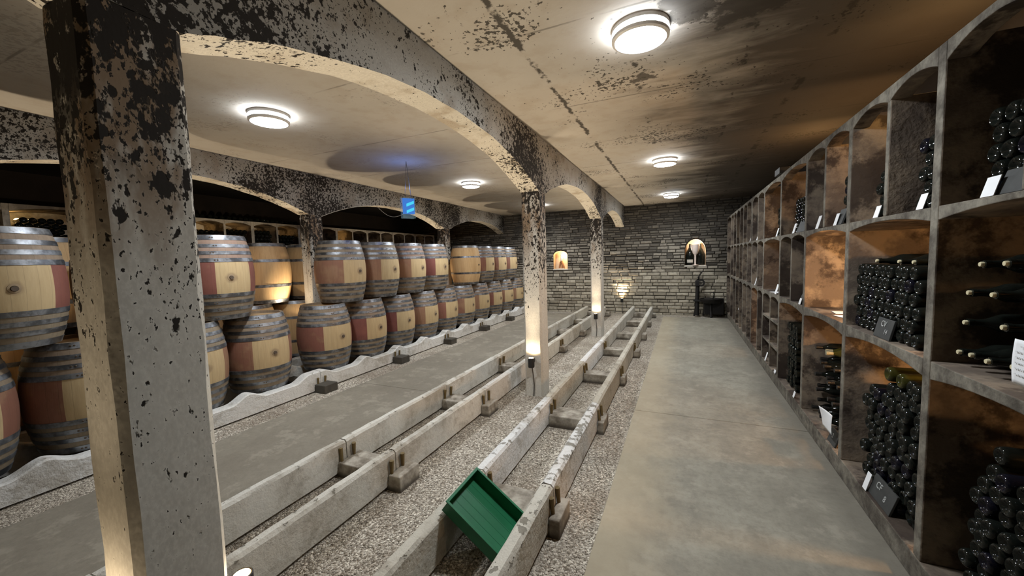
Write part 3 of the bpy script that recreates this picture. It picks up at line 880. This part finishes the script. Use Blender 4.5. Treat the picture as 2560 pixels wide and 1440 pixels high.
def rack(label, xf, xbk, mat, mains, halves, tiers=(0, 1, 2), top=T3, solid=False):
    """xf front plane, xbk back plane; halves[tier] = list of y of the half dividers"""
    root = empty('bottle_rack', (xf, mains[0], 0)); tag(root, label, 'wine rack')
    iv = Matrix.Translation((-xf, -mains[0], 0))
    def fin(mb, name, bev=.006):
        mb.v = [tuple(iv @ Vector(p)) for p in mb.v]
        return mb.build(name, mat, root, bevel=bev)
    lo, hi = sorted((xf, xbk))
    s = 1 if xbk > xf else -1
    back = MB(); a, c = sorted((xbk, xbk + s * .05)); back.box(a, c, mains[0], mains[-1], 0, top); fin(back, 'back_panel', 0)
    sill = MB(); sill.box(lo, hi, mains[0], mains[-1], GZ, .12); fin(sill, 'floor_sill')
    lev = [(.12, T1 - .085), (T1, T2 - .06), (T2, top - .08)]
    tops = [(T1, T1 - .085, T1 - .045), (T2, T2 - .062, T2 - .025), (top, top - .085, top - .035)]
    for y in mains:
        mb = MB(); mb.box(lo, hi, y - .03, y + .03, .12, top)
        fin(mb, 'divider')
    for t in tiers:
        zt, zs, za = tops[t]
        for y in halves[t]:
            mb = MB(); f0, f1 = sorted((xf + s * .003, xbk)); mb.box(f0, f1, y - .02, y + .02, lev[t][0], zs + .02); fin(mb, 'half_divider')
        ys = sorted(list(mains) + list(halves[t]))
        for y0, y1 in zip(ys, ys[1:]):
            a0 = y0 + (.03 if y0 in mains else .0); a1 = y1 - (.03 if y1 in mains else 0.0)
            mb = MB()
            if t < 2: arch_prism(mb, a0, a1, zt, zs, za, *sorted((xf + s * .001, xbk)))
            else: arch_prism(mb, a0, a1, zt, zs, za, *sorted((xf + s * .001, xbk if solid else xf + s * .09)))
            fin(mb, 'shelf' if t < 2 else 'top_arch', .004)
    return root
RF, RBK = 1.03, 1.64
mains = [-1.63 + i for i in range(13)]            # -1.63 ... 10.37
mains = [round(m, 3) for m in mains if m > -1.7] + [11.19]
H0 = [5.87, 6.80, 7.87, 8.87, 9.87]; H1 = [4.87, 6.87, 7.87, 8.87, 9.87]; H2 = [1.87, 2.85, 3.88, 6.87, 7.50, 7.95, 8.87, 9.87]
RACK_R = rack('tall concrete wine rack of arched bays along the walkway', RF, RBK, M['rack'], mains, {0: H0, 1: H1, 2: H2})
mb = MB()
for z in (.42, .74):
    for a, c in ((5.40, 5.85), (5.89, 6.34)): mb.box(RF + .005, RBK, a, c, z - .015, z + .015)
def rack_part(mb, name, mat, rk):
    iv = Matrix.Translation(-rk.location)
    mb.v = [tuple(iv @ Vector(p)) for p in mb.v]
    return mb.build(name, mat, rk)
rack_part(mb, 'cross_shelf', M['rack'], RACK_R)
mainsL = [-.07 + i for i in range(12)]
mainsL = [round(m, 3) for m in mainsL]
HL = [round(.43 + i, 3) for i in range(3, 11)]
RACK_L = rack('pale concrete wine rack of small arched bays behind the barrels', -7.62, -8.22, M['rack_pale'], mainsL, {0: [], 1: HL, 2: HL}, top=2.46, solid=True)

# ------------------------------------------------------------------ bottles
def bottle_meshes():
    d = {}
    def prof(r, L, neck):
        sh = L * .62
        return [(0, .018), (r * .25, .015), (r * .48, .007), (r * .60, .0015), (r * .68, 0), (r * .78, .0012), (r * .88, .005), (r * .955, .012), (r * .99, .021), (r, .030), (r, sh), (r * .93, sh + .015), (r * .62, sh + .04), (neck + .002, sh + .062), (neck, sh + .075), (neck, L - .018), (neck + .002, L - .017), (neck + .002, L - .002), (0, L)]
    for nm, r, L in (('wine', .0385, .300), ('champagne', .0430, .31)):
        for g in ('glass', 'glass_blue', 'glass_olive'):
            d[nm, g] = MB().lathe(prof(r, L, .0142), 24, 'x').mesh('wine_bottle', [M[g]], True)
    for f in ('foil_dark', 'foil_cream', 'foil_pale'):
        d['cap', f] = MB().lathe([(.0146, .238), (.0152, .24), (.0152, .282), (.0172, .284), (.0172, .302), (0, .3025)], 16, 'x').mesh('capsule', [M[f]], True)
        d['tip', f] = MB().lathe([(.0098, .298), (.0102, .306), (.0085, .310), (0, .3105)], 14, 'x').mesh('capsule', [M[f]], True)
    return d
BM = bottle_meshes()
NB = 0
REST = []
LOWB = None
def bottle(kind, glass, loc, neck_out=False, flip=1, label='', group='', cap=None, tip=False, tilt=0.0):
    """flip=+1: racks on the +x side (base looks to -x unless neck_out)"""
    global NB
    if label is None:
        L = .30; dirx = flip * (-1 if neck_out else 1)
        REST.append((loc[0] + (flip * L if neck_out else 0), loc[1], loc[2], dirx)); return
    o = bpy.data.objects.new('wine_bottle', BM[kind, glass]); COL.objects.link(o); NB += 1
    L = .30
    dirx = flip * (-1 if neck_out else 1)           # where the neck points
    x = loc[0] + (flip * L if neck_out else 0)
    o.location = (x, loc[1], loc[2])
    o.rotation_euler = (random.uniform(0, 6.28), 0, (0 if dirx > 0 else PI) + random.uniform(-.02, .02) + tilt)
    tag(o, label, 'bottle', group)
    if cap:
        c = bpy.data.objects.new('capsule', BM['tip' if tip else 'cap', cap]); COL.objects.link(c); c.parent = o
    return o
def stack(x0, y0, y1, z0, rows, kind, label, group, flip=1, cols=None, near_only=None, jitter=.012, glass='glass', top_fn=None, skip_hidden=None):
    """stack of bottles lying base outward; columns are counted from the far post"""
    r = .0385 if kind == 'wine' else .0430
    r += .0012
    n = int((y1 - y0) / (2 * r)) if cols is None else cols
    dz = r * math.sqrt(3)
    for k in range(rows):
        off = r if k % 2 else 0
        cnt = n - (1 if k % 2 else 0)
        for j in range(cnt):
            y = y1 - r - off - 2 * r * j
            if top_fn and k >= top_fn(y): continue
            if skip_hidden and skip_hidden(y): continue
            g = glass if random.random() < .85 else 'glass_blue'
            bottle(kind, g, (x0 + random.uniform(0, jitter), y, z0 + r + k * dz), False, flip,
                   (label % (ORD[j + 1], ORD[k + 1])) if label else None, group)
# bay with the CV slate
stack(1.065, 2.46, 3.34, T1, 6, 'wine', 'dark bottle %s from the far post in the %s row up, CV slate bay', 'bottles in the CV slate bay', cols=10, skip_hidden=lambda y: y < 2.5)
zt = T1 + .0397 + 6 * .0397 * 1.732 - .012
for i, y in enumerate((3.09, 2.82, 2.67, 2.52)):
    bottle('wine', 'glass', (1.10, y, zt + .0), True, 1, 'cream tipped dark bottle atop the CV slate stack, %s from the far post' % ORD[i + 1], 'cream tipped bottles on the CV slate stack', 'foil_cream', True)
# bay with the CF slate (floor bay below it)
stack(1.085, 2.44, 3.22, .12, 10, 'champagne', 'dark bottle %s from the far end in the %s row up, CF slate bay', 'bottles in the CF slate bay', cols=9, top_fn=lambda y: 8 if y > 2.95 else (9 if y > 2.72 else 10), skip_hidden=lambda y: y < 2.50, jitter=.03)
for i, y in enumerate((2.92, 2.78)):
    bottle('champagne', 'glass_olive', (1.10, y, .12 + .0442 + 9 * .0766 + .012), False, 1, 'olive bottle catching yellow glints atop the CF slate stack, %s one' % ('farther' if i == 0 else 'nearer'), 'olive bottles atop the CF slate stack')
# floor bay under the white paper sheet
stack(1.08, 1.42, 2.20, .12, 9, 'wine', 'dark bottle %s from the far end in the %s row up, nearest floor bay', 'bottles in the near floor bay', cols=9, skip_hidden=lambda y: y < 1.74, jitter=.03, top_fn=lambda y: 9 if y < 2.13 else 8)
bottle('wine', 'glass', (1.12, 2.07, .12 + .0397 + 9 * .0688 + .01), False, 1, 'single dark bottle lying atop the stack in the near floor bay', 'bottles in the near floor bay')
# bay 0 middle: necks outward with cream tips
for i, (y, z) in enumerate([(2.183, 1.526), (2.05, 1.532), (2.244, 1.406), (2.109, 1.41), (2.26, 1.279), (2.045, 1.294), (2.285, 1.145), (2.20, 1.15), (2.115, 1.147), (1.93, 1.41), (1.90, 1.29), (1.98, 1.16)]):
    w = ['top row, farther', 'top row, nearer', 'second row down, farthest', 'second row down, middle', 'third row down, farther', 'third row down, middle', 'bottom row, farthest', 'bottom row, second', 'bottom row, third', 'second row down, nearest', 'third row down, nearest', 'bottom row, nearest'][i]
    bottle('wine', 'glass', (1.10, y, z), True, 1, 'cream tipped bottle lying neck outward behind the paper sheet, %s' % w, 'cream tipped bottles by the paper sheet', 'foil_cream', True)
# thin wooden slats that carry them
for i, z in enumerate((1.225, 1.355, 1.475)):
    mb = MB(); mb.box(1.36, 1.385, 1.41, 2.33, z - .010, z + .004)
    rack_part(mb, 'bottle_slat', M['darkwall'], RACK_R)
# bay 2 floor: black capped necks
nk = [(4.206, .741), (4.064, .738), (3.944, .747), (4.257, .624), (4.134, .623), (4.018, .615), (3.9, .617), (4.195, .502), (4.076, .501), (3.952, .496), (4.262, .381), (3.827, .498), (4.158, .372), (4.222, .261), (3.898, .375), (3.766, .377), (4.29, .165), (4.17, .165), (4.06, .165), (3.95, .165), (3.82, .165), (3.99, .262)]
for i, (y, z) in enumerate(nk):
    cap = 'foil_pale' if i in (1, 2) else 'foil_dark'
    dx = random.uniform(-.03, .03)
    bottle('wine', 'glass_olive' if i in (1, 2) else 'glass', (1.12 + dx, y, z), True, 1, '%s capped bottle lying neck outward in the curled paper bay, %s from the top' % ('pale' if cap == 'foil_pale' else 'black', ['1st', '2nd', '3rd'][i] if i < 3 else '%dth' % (i + 1)), 'necks in the curled paper bay', cap)
for i, z in enumerate((.215, .333, .452, .573, .695)):
    mb = MB(); mb.box(1.34, 1.365, 3.41, 4.33, z - .008, z + .006)
    rack_part(mb, 'bottle_slat', M['darkwall'], RACK_R)
# bay 3 floor
stack(1.08, 4.45, 5.22, .12, 9, 'champagne', None, 'bottles in the floor bay past the curled paper', cols=5, jitter=.02)
# upper tier
ul = 'dark bottle %%s from far side, %%s row up, top tier, %s'
def near_stack(y0, cols, rows, kind, text, x0=1.075):
    r = (.0385 if kind == 'wine' else .043) + .0012
    stack(x0, y0, y0 + 2 * r * cols + .001, T2, rows, kind, (ul % text) if text else None, 'top tier bottles, %s' % text, cols=cols)
near_stack(1.905, 4, 5, 'wine', 'nearest bay', 1.10)
near_stack(2.405, 3, 5, 'wine', 'first half bay')
near_stack(2.875, 3, 4, 'wine', 'second half bay')
near_stack(3.405, 3, 5, 'wine', 'third half bay')
near_stack(3.905, 2, 3, 'wine', 'fourth half bay')
near_stack(4.42, 7, 5, 'wine', 'big slate bay')
near_stack(5.41, 5, 5, 'wine', None)
# middle tier bays 3, 4
stack(1.08, 4.41, 4.64, T1, 5, 'wine', None, 'bottles in the narrow middle bay', cols=2)
stack(1.10, 5.41, 5.80, T1, 3, 'wine', None, 'bottles in the bay with fallen cards', cols=4)

# left rack bottles
lb = 'dark bottle, %%s from the far side, %%s row up, in the pale rack, %s'
def far_stack(y0, cols, rows, z0, text):
    stack(-7.68, y0, y0 + 2 * .0397 * cols + .001, z0, rows, 'wine', None, 'bottles in the pale rack', flip=-1, cols=cols)
far_stack(4.46, 5, 3, 2.08, 'first small bay seen'); far_stack(4.96, 5, 4, 2.02, 'second small bay seen'); far_stack(5.46, 5, 3, 2.02, 'third small bay seen')
far_stack(5.96, 5, 1, 2.02, 'fourth small bay seen'); far_stack(6.96, 5, 1, 2.02, 'bay just past the speckled column')
far_stack(2.0, 6, 4, 2.02, 'wide bay above the near barrel'); far_stack(3.96, 5, 3, 2.05, 'bay glowing beside the near column')
for i in range(24):
    y = 3.5 + i * .105
    bottle('wine', 'glass', (-7.66 - random.uniform(0, .05), y, 2.46 + .0385), False, -1, None, '')
mb = MB()
for a, c in zip([1.93, 2.93, 3.93, 4.43, 4.93, 5.43, 5.93, 6.43, 6.93], [2.93, 3.93, 4.43, 4.93, 5.43, 5.93, 6.43, 6.93, 7.43]):
    mb.box(-8.215, -7.66, a + .035, c - .035, 1.98, 2.02)
rack_part(mb, 'inner_shelf', M['rack_pale'], RACK_L)

# the many smaller bottles deeper in the racks: one object
pr = [(0, .02), (.030, 0), (.0385, .006), (.0385, .186), (.024, .226), (.0150, .262), (.0150, .300), (0, .300)]
one = MB().lathe(pr, 14, 'x'); big = MB()
for x, y, z, d in REST: big.add([(x + p[0] * d, y + p[1], z + p[2]) for p in one.v], one.f)
tag(big.build('stacked_bottles', M['glass'], smooth=True), 'many small dark bottles stacked in the distant bays of both racks', 'bottles', kind='stuff')
# warm lamps tucked behind the bottles
def glow(x, y, z, e, c=(1.0, .55, .22), r=.03):
    L = bpy.data.lights.new('bay_lamp', 'POINT'); L.energy = e; L.color = c; L.shadow_soft_size = r
    o = bpy.data.objects.new('bay_lamp', L); COL.objects.link(o); o.location = (x, y, z)
GE = 11.0
glow(1.55, 2.46, 1.60, GE * 1.3); glow(1.54, 2.48, .92, GE * 2.4); glow(1.52, 3.48, .92, GE * 1.9); glow(1.42, 3.46, 1.25, GE * 5.5, (1, .58, .26))
glow(1.57, 1.50, 1.60, GE * .2); glow(1.57, 1.55, .82, GE * .5); glow(1.55, 1.47, 2.34, GE * .6); glow(1.52, 4.47, .85, GE * .5)
glow(1.55, 4.50, 2.30, GE * .9); glow(1.55, 5.48, 2.28, GE * .8); glow(1.5, 5.5, 1.5, GE * .5); glow(1.45, 7.0, .6, GE * .5); glow(1.5, 3.5, 2.3, GE * .6)
glow(1.40, 3.0, 2.60, GE * .6, (1, .62, .26)); glow(1.40, 5.6, 2.60, GE * .6, (1, .62, .26))
for y, z, e in ((2.06, 2.33, 2.0), (4.06, 2.31, 2.0), (4.55, 2.31, 1.5), (5.05, 2.35, .5), (5.53, 2.31, 1.5), (6.05, 2.25, 3.0), (7.05, 2.25, 3.0), (9.95, 2.2, 2.0)):
    glow(-8.0, y, z, .55 * e, (1, .62, .22))

# ------------------------------------------------------------------ slates, cards and papers
def text_on(parent, body, size, loc, rot, mat, name='chalk_lettering'):
    cu = bpy.data.curves.new(name, 'FONT'); cu.body = body; cu.size = size; cu.extrude = .0006; cu.align_x = 'CENTER'; cu.align_y = 'CENTER'
    cu.materials.append(mat)
    t = bpy.data.objects.new('tmp', cu); COL.objects.link(t)
    me = bpy.data.meshes.new_from_object(t.evaluated_get(bpy.context.evaluated_depsgraph_get()))
    bpy.data.objects.remove(t)
    o = bpy.data.objects.new(name, me); COL.objects.link(o); o.parent = parent; o.location = loc; o.rotation_euler = rot
    return o
def slate(x, y, z, w, h, lean, label, lines, rz=0.0, roll=0.0, s=1):
    """upright slate facing -x, leaning back (towards +x) by lean"""
    r = MB().box(-.006, .006, -w / 2, w / 2, 0, h).build('slate', M['slate'], bevel=.002)
    r.location = (x, y, z); r.rotation_euler = (roll, lean, rz)
    tag(r, label, 'slate', 'chalk marked slates')
    for body, size, dy, dz in lines:
        text_on(r, body, size, (-.0072, dy, dz), (PI / 2, 0, -PI / 2), M['chalk'])
    return r
slate(1.050, 2.865, T1 + .001, .19, .115, -.0 + .22, 'dark slate chalked CV leaning on the bottle stack', [('CV', .048, .01, .082), ('14', .040, -.035, .040)], roll=.0)
slate(1.052, 2.82, .121, .26, .125, .30, 'dark slate chalked CF leaning on the floor bay bottles', [('CF', .055, .045, .082), ('8', .05, -.045, .050)])
slate(1.05, 3.60, .121, .16, .11, .3, 'small dark slate under the curled paper in its floor bay', [('2', .05, .01, .06)])
slate(1.05, 4.62, T2 + .001, .30, .16, .35, 'pale grey slate in the top tier leaning on many small bottles', [])
slate(1.052, 1.93, T2 + .001, .20, .09, .3, 'dark slate under the large bottles in the nearest top bay', [])
slate(1.05, 3.60, T2 + .001, .12, .12, .3, 'grey slate behind two white cards in the top tier', [])
slate(1.05, 4.56, T1 + .001, .10, .10, .35, 'small grey slate in the narrow middle bay past the glowing bay', [])
def card(x, y, z, w, h, label, lean=.25, rz=0.0, roll=.0):
    o = MB().box(-.0012, .0012, -w / 2, w / 2, 0, h).build('price_card', M['paper']); o.location = (x, y, z); o.rotation_euler = (roll, lean, rz)
    return tag(o, label, 'card', 'small white cards on the rack')
for x, y, z, w, h, t in ((1.034, 2.05, T2, .07, .075, 'white card on the top shelf of the nearest bay'),
                        (1.034, 2.50, T2, .06, .075, 'white card on the top shelf just past the wide post'),
                        (1.034, 2.965, T2, .06, .07, 'white card on the top shelf, second half bay past the wide post'),
                        (1.036, 3.64, T2, .06, .09, 'white card on the top shelf before the grey slate'),
                        (1.032, 4.05, T2, .07, .11, 'tall white card on the top shelf in a narrow bay'),
                        (1.034, 4.82, T2, .08, .10, 'white card on the top shelf beside the pale grey slate'),
                        (1.034, 5.60, T2, .06, .10, 'white card on the top shelf past the pale grey slate'),
                        (1.034, 6.95, T2, .07, .10, 'white card on the top shelf, far narrow bay'),
                        (1.034, 7.6, T2, .06, .10, 'white card on the top shelf, farthest one'),
                        (1.034, 4.52, T1, .06, .06, 'white card in the narrow middle bay'),
                        (1.034, 5.58, T1 + .0, .09, .12, 'white card standing in the middle bay with fallen cards'),
                        (1.034, 7.06, T1, .06, .12, 'white card in a far middle bay'),
                        (1.034, 4.65, .121, .05, .06, 'white card on the floor sill past the curled paper'),
                        (1.034, 2.965, .121, .05, .11, 'white card beside the CF slate'),
                        (1.034, 5.53, .121, .08, .04, 'white card on the floor sill of a shelved bay'),
                        (1.034, 6.13, .121, .06, .12, 'white card on the floor sill, far bay'),
                        (1.034, 8.95, .45, .05, .14, 'pale card hanging in a far floor bay')):
    card(x, y, z + .001, w, h, t)
o = MB().box(-.06, .06, -.09, .09, 0, .002).build('price_card', M['paper']); o.location = (1.11, 5.80, T1 + .001); o.rotation_euler = (0, 0, .3)
tag(o, 'white card lying flat in the middle bay with fallen cards', 'card', 'small white cards on the rack')
for i, (x, y, a) in enumerate(((1.20, 3.72, .2), (1.24, 3.95, -.1))):
    o = MB().box(-.10, .10, -.08, .08, 0, .002).build('paper_sheet', M['paper']); o.location = (x, y, T1 + .002); o.rotation_euler = (0, 0, a)
    tag(o, 'paper lying on the floor of the empty glowing bay, %s one' % ('nearer' if i == 0 else 'farther'), 'paper')
# the big sheet hanging on the shelf edge, curled at its outer corner
def sheet(y0, y1, z0, z1, x, curl, label, ink):
    mb = MB(); n = 10; vs = []; fs = []
    for j in range(n + 1):
        for i in range(n + 1):
            u, v = i / n, j / n
            vs.append((x - curl * (u * (1 - v)) ** 2 - .004 * math.sin(3 * v), y0 + (y1 - y0) * u, z1 + (z0 - z1) * v))
    for j in range(n):
        for i in range(n): fs.append((j * (n + 1) + i, j * (n + 1) + i + 1, (j + 1) * (n + 1) + i + 1, (j + 1) * (n + 1) + i))
    mb.add(vs, fs)
    o = mb.build('paper_sheet', M['paper'], smooth='all')
    s = o.modifiers.new('thick', 'SOLIDIFY'); s.thickness = .0012
    tag(o, label, 'paper')
    if ink:
        k = MB()
        for r_ in range(6):
            zz = z1 - .02 - r_ * .019
            a = y1 - .018 - (.02 if r_ == 0 else 0)
            while a > y0 + .03:
                w = random.uniform(.004, .012); k.box(x - .0085, x - .0075, a - w, a, zz - .002, zz + .002); a -= w + .004
        k.build('handwriting', M['paper_ink'], o)
    return o
sheet(1.735, 1.860, 1.135, 1.285, 1.0285, -.0, 'white paper sheet with faint writing hanging from the nearest middle shelf', True)
sheet(3.50, 3.70, .225, .375, 1.022, .03, 'white curled paper standing in the floor bay of neck outward bottles', False)
# small dark box on the rack top
o = MB().box(-.05, .05, -.12, .12, 0, .07).build('junction_box', M['fixture'], bevel=.004); o.location = (1.05, 5.45, T3 + .001)
tag(o, 'small black box on top of the walkway rack', 'box')

# ------------------------------------------------------------------ green tray leaning on the rails
def tray():
    W, L, D = .345, .44, .062; t = .006
    root = empty('plastic_tray')
    MB().box(0, W, 0, L, -t, 0).build('tray_floor', M['green'], root)
    for nm, a in (('side_wall', (0, t, 0, L)), ('side_wall', (W - t, W, 0, L)), ('end_wall', (t, W - t, 0, t)), ('end_wall', (t, W - t, L - t, L))):
        MB().box(*a, 0, D).build(nm, M['green'], root, bevel=.0015)
    mb = MB()
    for a in ((-.010, t, -.010, L + .010), (W - t, W + .010, -.010, L + .010), (t, W - t, -.010, t), (t, W - t, L - t, L + .010)): mb.box(*a, D, D + .006)
    mb.build('rim', M['green'], root, bevel=.0015)
    mb = MB()
    for i in range(1, 6): mb.box(W * i / 6 - .0015, W * i / 6 + .0015, .012, L - .012, 0, .0010)
    mb.build('floor_ribs', M['green'], root)
    return root
tr = tray()
A_ = Vector((-1.172, 1.675, .228)); U_ = Vector((-.03, 1, .0)).normalized(); V_ = Vector((.32, -.10, -.235)); V_ = (V_ - U_ * V_.dot(U_)).normalized(); W_ = U_.cross(V_)
if W_.z < 0: W_ = -W_
mt = Matrix((U_, V_, W_)).transposed().to_4x4(); mt.translation = A_ - V_ * .03 + W_ * .012
tr.matrix_world = mt
tag(tr, 'green plastic tray leaning between the two concrete rails', 'tray')

# ------------------------------------------------------------------ hanging blue emergency sign
sg = empty('exit_sign', (-3.47, 4.40, 2.20), math.radians(58)); tag(sg, 'glowing blue emergency sign hanging from the ceiling on thin wires', 'sign')
mb = MB(); mb.box(-.09, .09, -.045, -.039, 0, .28); mb.box(-.09, .09, .039, .045, 0, .28); mb.box(-.09, .09, -.039, .039, 0, .006); mb.build('acrylic_case', M['acrylic'], sg)
MB().box(-.07, .085, -.020, .020, .06, .27).build('light_panel', M['sign_blue'], sg)
L = bpy.data.lights.new('sign_light', 'POINT'); L.energy = 5.0; L.color = (.12, .3, 1.0); L.shadow_soft_size = .05
lo = bpy.data.objects.new('sign_light', L); COL.objects.link(lo); lo.location = (-3.47, 4.40, 2.62)
def bar(z0):
    mb = MB(); mb.prism([(-.03, z0), (.075, z0 + .045), (.075, z0 + .085), (-.03, z0 + .04)], -.026, .026, 'y'); return mb
bar(.065).build('pictogram_bar', M['sign_cyan'], sg); bar(.155).build('pictogram_bar', M['sign_cyan'], sg)
MB().tube([(-.04, 0, .27), (0, 0, CEIL - 2.20)], .0022, 6).build('wire', M['cable'], sg); MB().tube([(.05, 0, .27), (0, 0, CEIL - 2.20)], .0032, 6).build('wire', M['cable'], sg)
pts = []
for i in range(25):
    t = i / 24; y = 4.40 + t * 1.2
    tt = (y - 6.055) / 1.635
    pts.append((-5.135, y, SPRING + RISE * (1 - abs(tt) ** 2.2) - .012))
for i in range(1, 16):
    t = i / 15; pts.append((-5.13 + 1.6 * t, 5.6 - 1.1 * t, pts[24][2] + (2.32 - pts[24][2]) * t - .14 * math.sin(PI * t)))
tag(MB().tube(pts, .0035, 6).build('hanging_cable', M['white_cable'], smooth=True), 'thin pale cable running under the arch and drooping to the blue sign', 'cable')

# ------------------------------------------------------------------ niches in the stone wall
def niche(n, name_label, depth, light_e, light_z, col):
    r = empty('wall_niche', ((n['x0'] + n['x1']) / 2, YB, n['z0'])); tag(r, name_label, 'niche')
    hw = (n['x1'] - n['x0']) / 2; zs = n['zs'] - n['z0']
    out = [(-hw, 0)] + [(-hw, zs * q) for q in (.5, 1)] + [(-hw * math.cos(PI * i / 16), zs + n['rise'] * math.sin(PI * i / 16)) for i in range(1, 16)] + [(hw, zs), (hw, 0)]
    k = len(out); v = [(p[0], -.028, p[1]) for p in out] + [(p[0], depth, p[1]) for p in out]
    f = [(i, i + 1, k + i + 1, k + i) for i in range(k - 1)] + [tuple(range(k, 2 * k))]
    m = MB(); m.add(v, f); m.build('recess', M['niche'], r)
    MB().box(-hw - .015, hw + .015, -.05, depth, -.035, .0).build('sill', M['sill'], r, bevel=.004)
    L = bpy.data.lights.new('niche_lamp', 'POINT'); L.energy = light_e; L.color = col; L.shadow_soft_size = .02
    o = bpy.data.objects.new('niche_lamp', L); COL.objects.link(o); o.location = (r.location.x + .06, YB + .05, n['z0'] + light_z)
    return r
niche(NICHES[0], 'arched lit niche in the stone wall holding a carved figure', .20, 8.0, .42, (1, .70, .36))
niche(NICHES[1], 'arched lit niche in the stone wall holding a goblet between dark bottles', .29, 9.0, .55, (1, .80, .60))
fg = empty('carved_figure', (-3.34, YB + .07, 1.26)); tag(fg, 'small brown carved figure standing in the lit niche', 'figurine')
MB().tube([(-.07, 0, .0), (-.045, 0, .10), (-.02, 0, .20), (0, 0, .26)], [.022, .026, .03, .034], 10).build('leg', M['carved'], fg, smooth=True)
MB().tube([(.06, 0, .03), (.05, 0, .09), (.02, 0, .18), (0, 0, .26)], [.045, .042, .03, .03], 10).build('leg', M['carved'], fg, smooth=True)
MB().tube([(0, 0, .24), (.01, 0, .31), (.005, 0, .36)], [.034, .040, .024], 10).build('torso', M['goblet'], fg, smooth=True)
MB().lathe([(0, -.035), (.022, -.025), (.030, 0), (.022, .026), (0, .034)], 14, c=(.0, 0, .40)).build('head', M['goblet'], fg, smooth=True)
MB().box(-.09, .09, -.03, .06, 0, .018).build('base', M['sill'], fg)
def display_bottle(x, label_flag, label):
    r = .112; H = .56
    o = MB().lathe([(0, 0), (r * .96, 0), (r, .01), (r, H * .50), (r * .93, H * .58), (r * .55, H * .74), (.035, H * .84), (.030, H * .96), (.032, H), (0, H)], 28).build('display_bottle', M['glass'], smooth=True)
    o.location = (x, YB + .17, 1.301); tag(o, label, 'bottle')
    if label_flag:
        mb = MB(); vs = []; fs = []
        for i in range(9):
            a = -PI / 2 - .75 + i * .17
            for z in (.07, .15): vs.append(((r + .001) * math.cos(a), (r + .001) * math.sin(a), z))
        for i in range(8): fs.append((2 * i, 2 * i + 2, 2 * i + 3, 2 * i + 1))
        mb.add(vs, fs); mb.build('paper_label', M['sill'], o)
display_bottle(.188, True, 'large dark bottle with a pale label standing in the niche beside the goblet')
display_bottle(.422, False, 'large dark unlabelled bottle standing in the niche beside the goblet')
gb = empty('goblet', (.305, YB - .02, 1.301)); tag(gb, 'pale glass goblet standing in front of two bottles in the niche', 'goblet')
MB().lathe([(0, 0), (.085, 0), (.085, .006), (.03, .018), (.024, .03)], 24).build('foot', M['goblet'], gb, smooth=True)
MB().lathe([(.024, .028), (.020, .05), (.022, .24), (.026, .27)], 20).build('stem', M['goblet'], gb, smooth=True)
MB().lathe([(.024, .265), (.06, .31), (.080, .38), (.090, .46), (.088, .54), (.082, .54), (.084, .46), (.074, .385), (.05, .315), (0, .29)], 28).build('bowl', M['goblet'], gb, smooth=True)

# ------------------------------------------------------------------ old corking machine in the corner
cm = empty('corking_machine', (.40, 10.92, 0)); tag(cm, 'black iron corking machine standing in the corner below the goblet niche', 'machine')
MB().tube([(-.06, .06, .02), (-.05, .06, .5), (-.04, .06, .92), (-.01, .06, 1.0)], [.06, .05, .048, .04], 10).build('post', M['iron'], cm, smooth=True)
MB().tube([(-.03, .06, .98), (.0, .05, 1.06), (.05, .04, 1.13), (.09, .03, 1.16)], [.018, .016, .014, .02], 8).build('lever', M['iron'], cm, smooth=True)
mb = MB(); mb.lathe([(.055, -.02), (.095, -.02), (.095, .02), (.055, .02), (.055, -.02)], 24, 'y', (.03, .02, .86)); mb.box(.02, .04, .01, .03, .78, .94); mb.box(-.05, .11, .01, .03, .85, .87); mb.build('gear_wheel', M['iron'], cm, smooth=True)
MB().box(-.10, .0, -.02, .10, .78, .92).build('head_block', M['iron'], cm, bevel=.01)
MB().lathe([(0, .36), (.20, .36), (.24, .40), (.255, .47), (.235, .47), (.22, .41), (0, .39)], 28, c=(.26, -.02, 0)).build('basin', M['iron'], cm, smooth=True)
MB().box(.10, .56, .02, .24, .05, .46).build('body_box', M['iron'], cm, bevel=.02)
for p in (((-.12, .06, .0), (-.05, .06, .40)), ((.26, -.18, 0), (.26, -.04, .38)), ((.50, .14, 0), (.44, .10, .36)), ((.10, .20, 0), (.14, .14, .30))):
    MB().tube(p, .024, 8).build('leg', M['iron'], cm, smooth=True)
MB().tube([(.30, -.02, .45), (.33, -.03, .56), (.32, -.03, .64)], .014, 8).build('handle', M['iron'], cm, smooth=True)
MB().box(-.14, .18, -.02, .14, .38, .43).build('table_plate', M['iron'], cm, bevel=.008)

# ------------------------------------------------------------------ world and view
w = bpy.data.worlds.new('world'); SC.world = w; w.use_nodes = True
w.node_tree.nodes['Background'].inputs[0].default_value = (0.0, 0.0, 0.0, 1); w.node_tree.nodes['Background'].inputs[1].default_value = 0.0
SC.view_settings.view_transform = 'Standard'; SC.view_settings.look = 'None'; SC.view_settings.gamma = 1.0; SC.view_settings.use_curve_mapping = False
SC.view_settings.exposure = 0.0
cy = SC.cycles
cy.use_denoising = True; cy.max_bounces = 7; cy.diffuse_bounces = 4; cy.glossy_bounces = 3; cy.transparent_max_bounces = 6; cy.sample_clamp_indirect = 6.0
cy.caustics_reflective = False; cy.caustics_refractive = False; cy.use_light_tree = True
print('bottles', NB)
